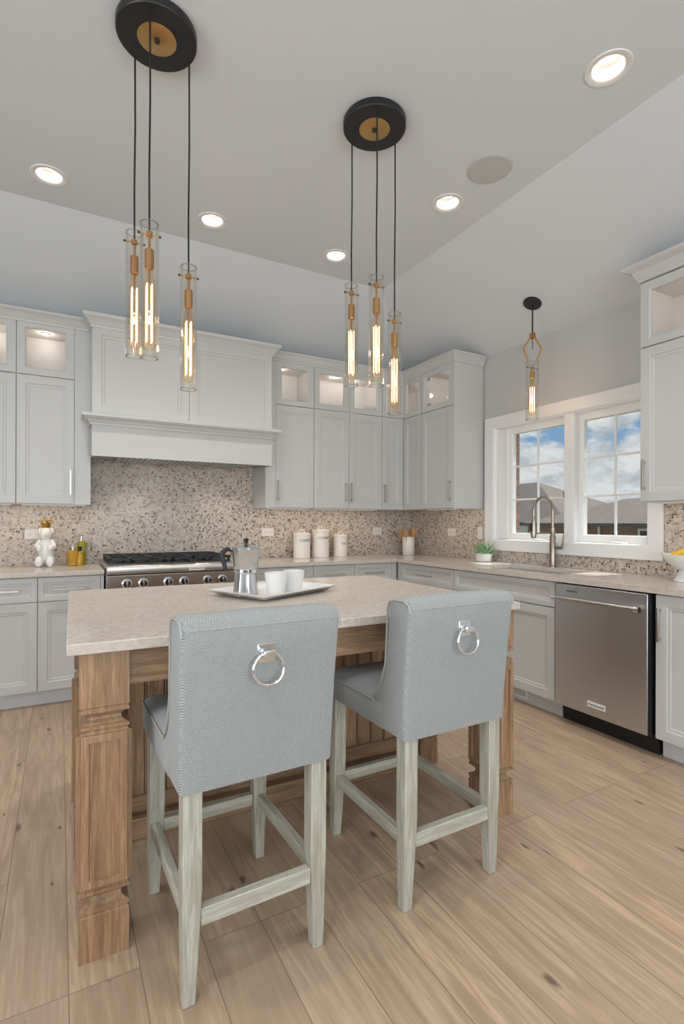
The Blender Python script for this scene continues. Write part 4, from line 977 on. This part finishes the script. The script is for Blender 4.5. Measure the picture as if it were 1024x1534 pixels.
# bear figurine
t = thing('bear_figurine', 'white ceramic sitting bear with gold crown on the left worktop', 'figurine', (-3.495, -.150, CT1+.0005), math.radians(-8)); t.scale = (.70, .85, 1)
m = MB(); PC = M['porcelain']
m.sphere((0, .005, .115), .082, 24, 16, (.92, .80, 1.30)); m.build('torso', PC, t, smooth=60)
m = MB(); m.sphere((0, -.010, .250), .058, 22, 14, (1.0, .92, .98)); m.sphere((0, -.060, .238), .026, 16, 10, (1.05, .85, .8)); hd = m.build('head', PC, t, smooth=60)
m = MB(); [m.sphere((sx*.056, 0, .268), .021, 14, 10, (1, .55, 1.15)) for sx in (-1, 1)]; m.build('ear', PC, hd, smooth=60)
m = MB(); m.sphere((0, -.082, .246), .008, 10, 8, (1.3, .7, .8)); m.build('nose', PC, hd, smooth=60)
for sx in (-1, 1):
    m = MB(); m.tube([(sx*.058, -.012, .185), (sx*.082, -.045, .150), (sx*.050, -.082, .140)], [.026, .027, .024], 14); m.sphere((sx*.050, -.084, .140), .026, 14, 10); m.build('arm', PC, t, smooth=70)
    m = MB(); m.tube([(sx*.045, .0, .045), (sx*.052, -.075, .038)], [.042, .036], 16); m.sphere((sx*.053, -.088, .041), .040, 18, 12, (.9, .62, 1.02)); m.build('leg', PC, t, smooth=70)
m = MB(); n = 24; rg = lambda rr, z, zig=0: [(rr*math.cos(2*PI*i/n), -.008+rr*math.sin(2*PI*i/n), z + (zig if i % 4 == 0 else (zig*.45 if i % 2 else 0))) for i in range(n)]
m.loops([rg(.040, .292), rg(.052, .322, .026), rg(.049, .322, .024), rg(.037, .294)], closed=True); cr = m.build('crown', M['gold'], t)
m = MB(); [m.sphere((.052*math.cos(2*PI*i/6), -.008+.052*math.sin(2*PI*i/6), .350), .006, 8, 6) for i in range(6)]; m.lathe([(.038, .290), (.036, .305), (.002, .312)], 20, (0, -.008, 0)); m.build('crown_bead', M['gold'], cr, smooth=60)
# oil bottles
def bottle(label, x, y, w, h, nh, m_, sq=True, stop='glass', cap=None):
    t = thing('oil_bottle', label, 'bottle', (x, y, CT1+.0005), math.radians(18), 'oil bottles left of the range')
    n = 4 if sq else 24; ph = PI/4 if sq else 0; k = math.sqrt(2)*w/2 if sq else w/2
    rg = lambda rr, z: [(rr*math.cos(2*PI*i/n+ph), rr*math.sin(2*PI*i/n+ph), z) for i in range(n)]
    mb = MB(); mb.loops([rg(k*.95, 0), rg(k, .004), rg(k, h*.86), rg(k*.8, h*.95), rg(k*.42, h)]); mb.build('body', m_, t, bevel=.006 if sq else 0, smooth=None if sq else 40)
    mb = MB(); mb.lathe([(w*.20, h-.002), (w*.18, h+nh), (w*.24, h+nh+.002), (w*.24, h+nh+.008)], 18); mb.build('neck', m_ if cap else M['rimglass'], t, smooth=40)
    mb = MB()
    if stop == 'glass': mb.sphere((0, 0, h+nh+.022), .016, 14, 10); mb.build('stopper', M['rimglass'], t, smooth=60)
    else: mb.lathe([(w*.2, h+nh+.008), (w*.26, h+nh+.012), (w*.28, h+nh+.040), (w*.2, h+nh+.044)], 18); mb.build('stopper', M['blackplastic'], t, smooth=40)
bottle('squat amber oil bottle with clear stopper, left of its group', -3.315, -.150, .074, .120, .015, M['oil'])
bottle('small amber oil bottle with black stopper, in front of the green one', -3.268, -.185, .050, .085, .018, M['oil'], sq=False, stop='black', cap=1)
bottle('tall green olive oil bottle with clear stopper, at the rear', -3.255, -.085, .068, .185, .03, M['oilgreen'], sq=False)
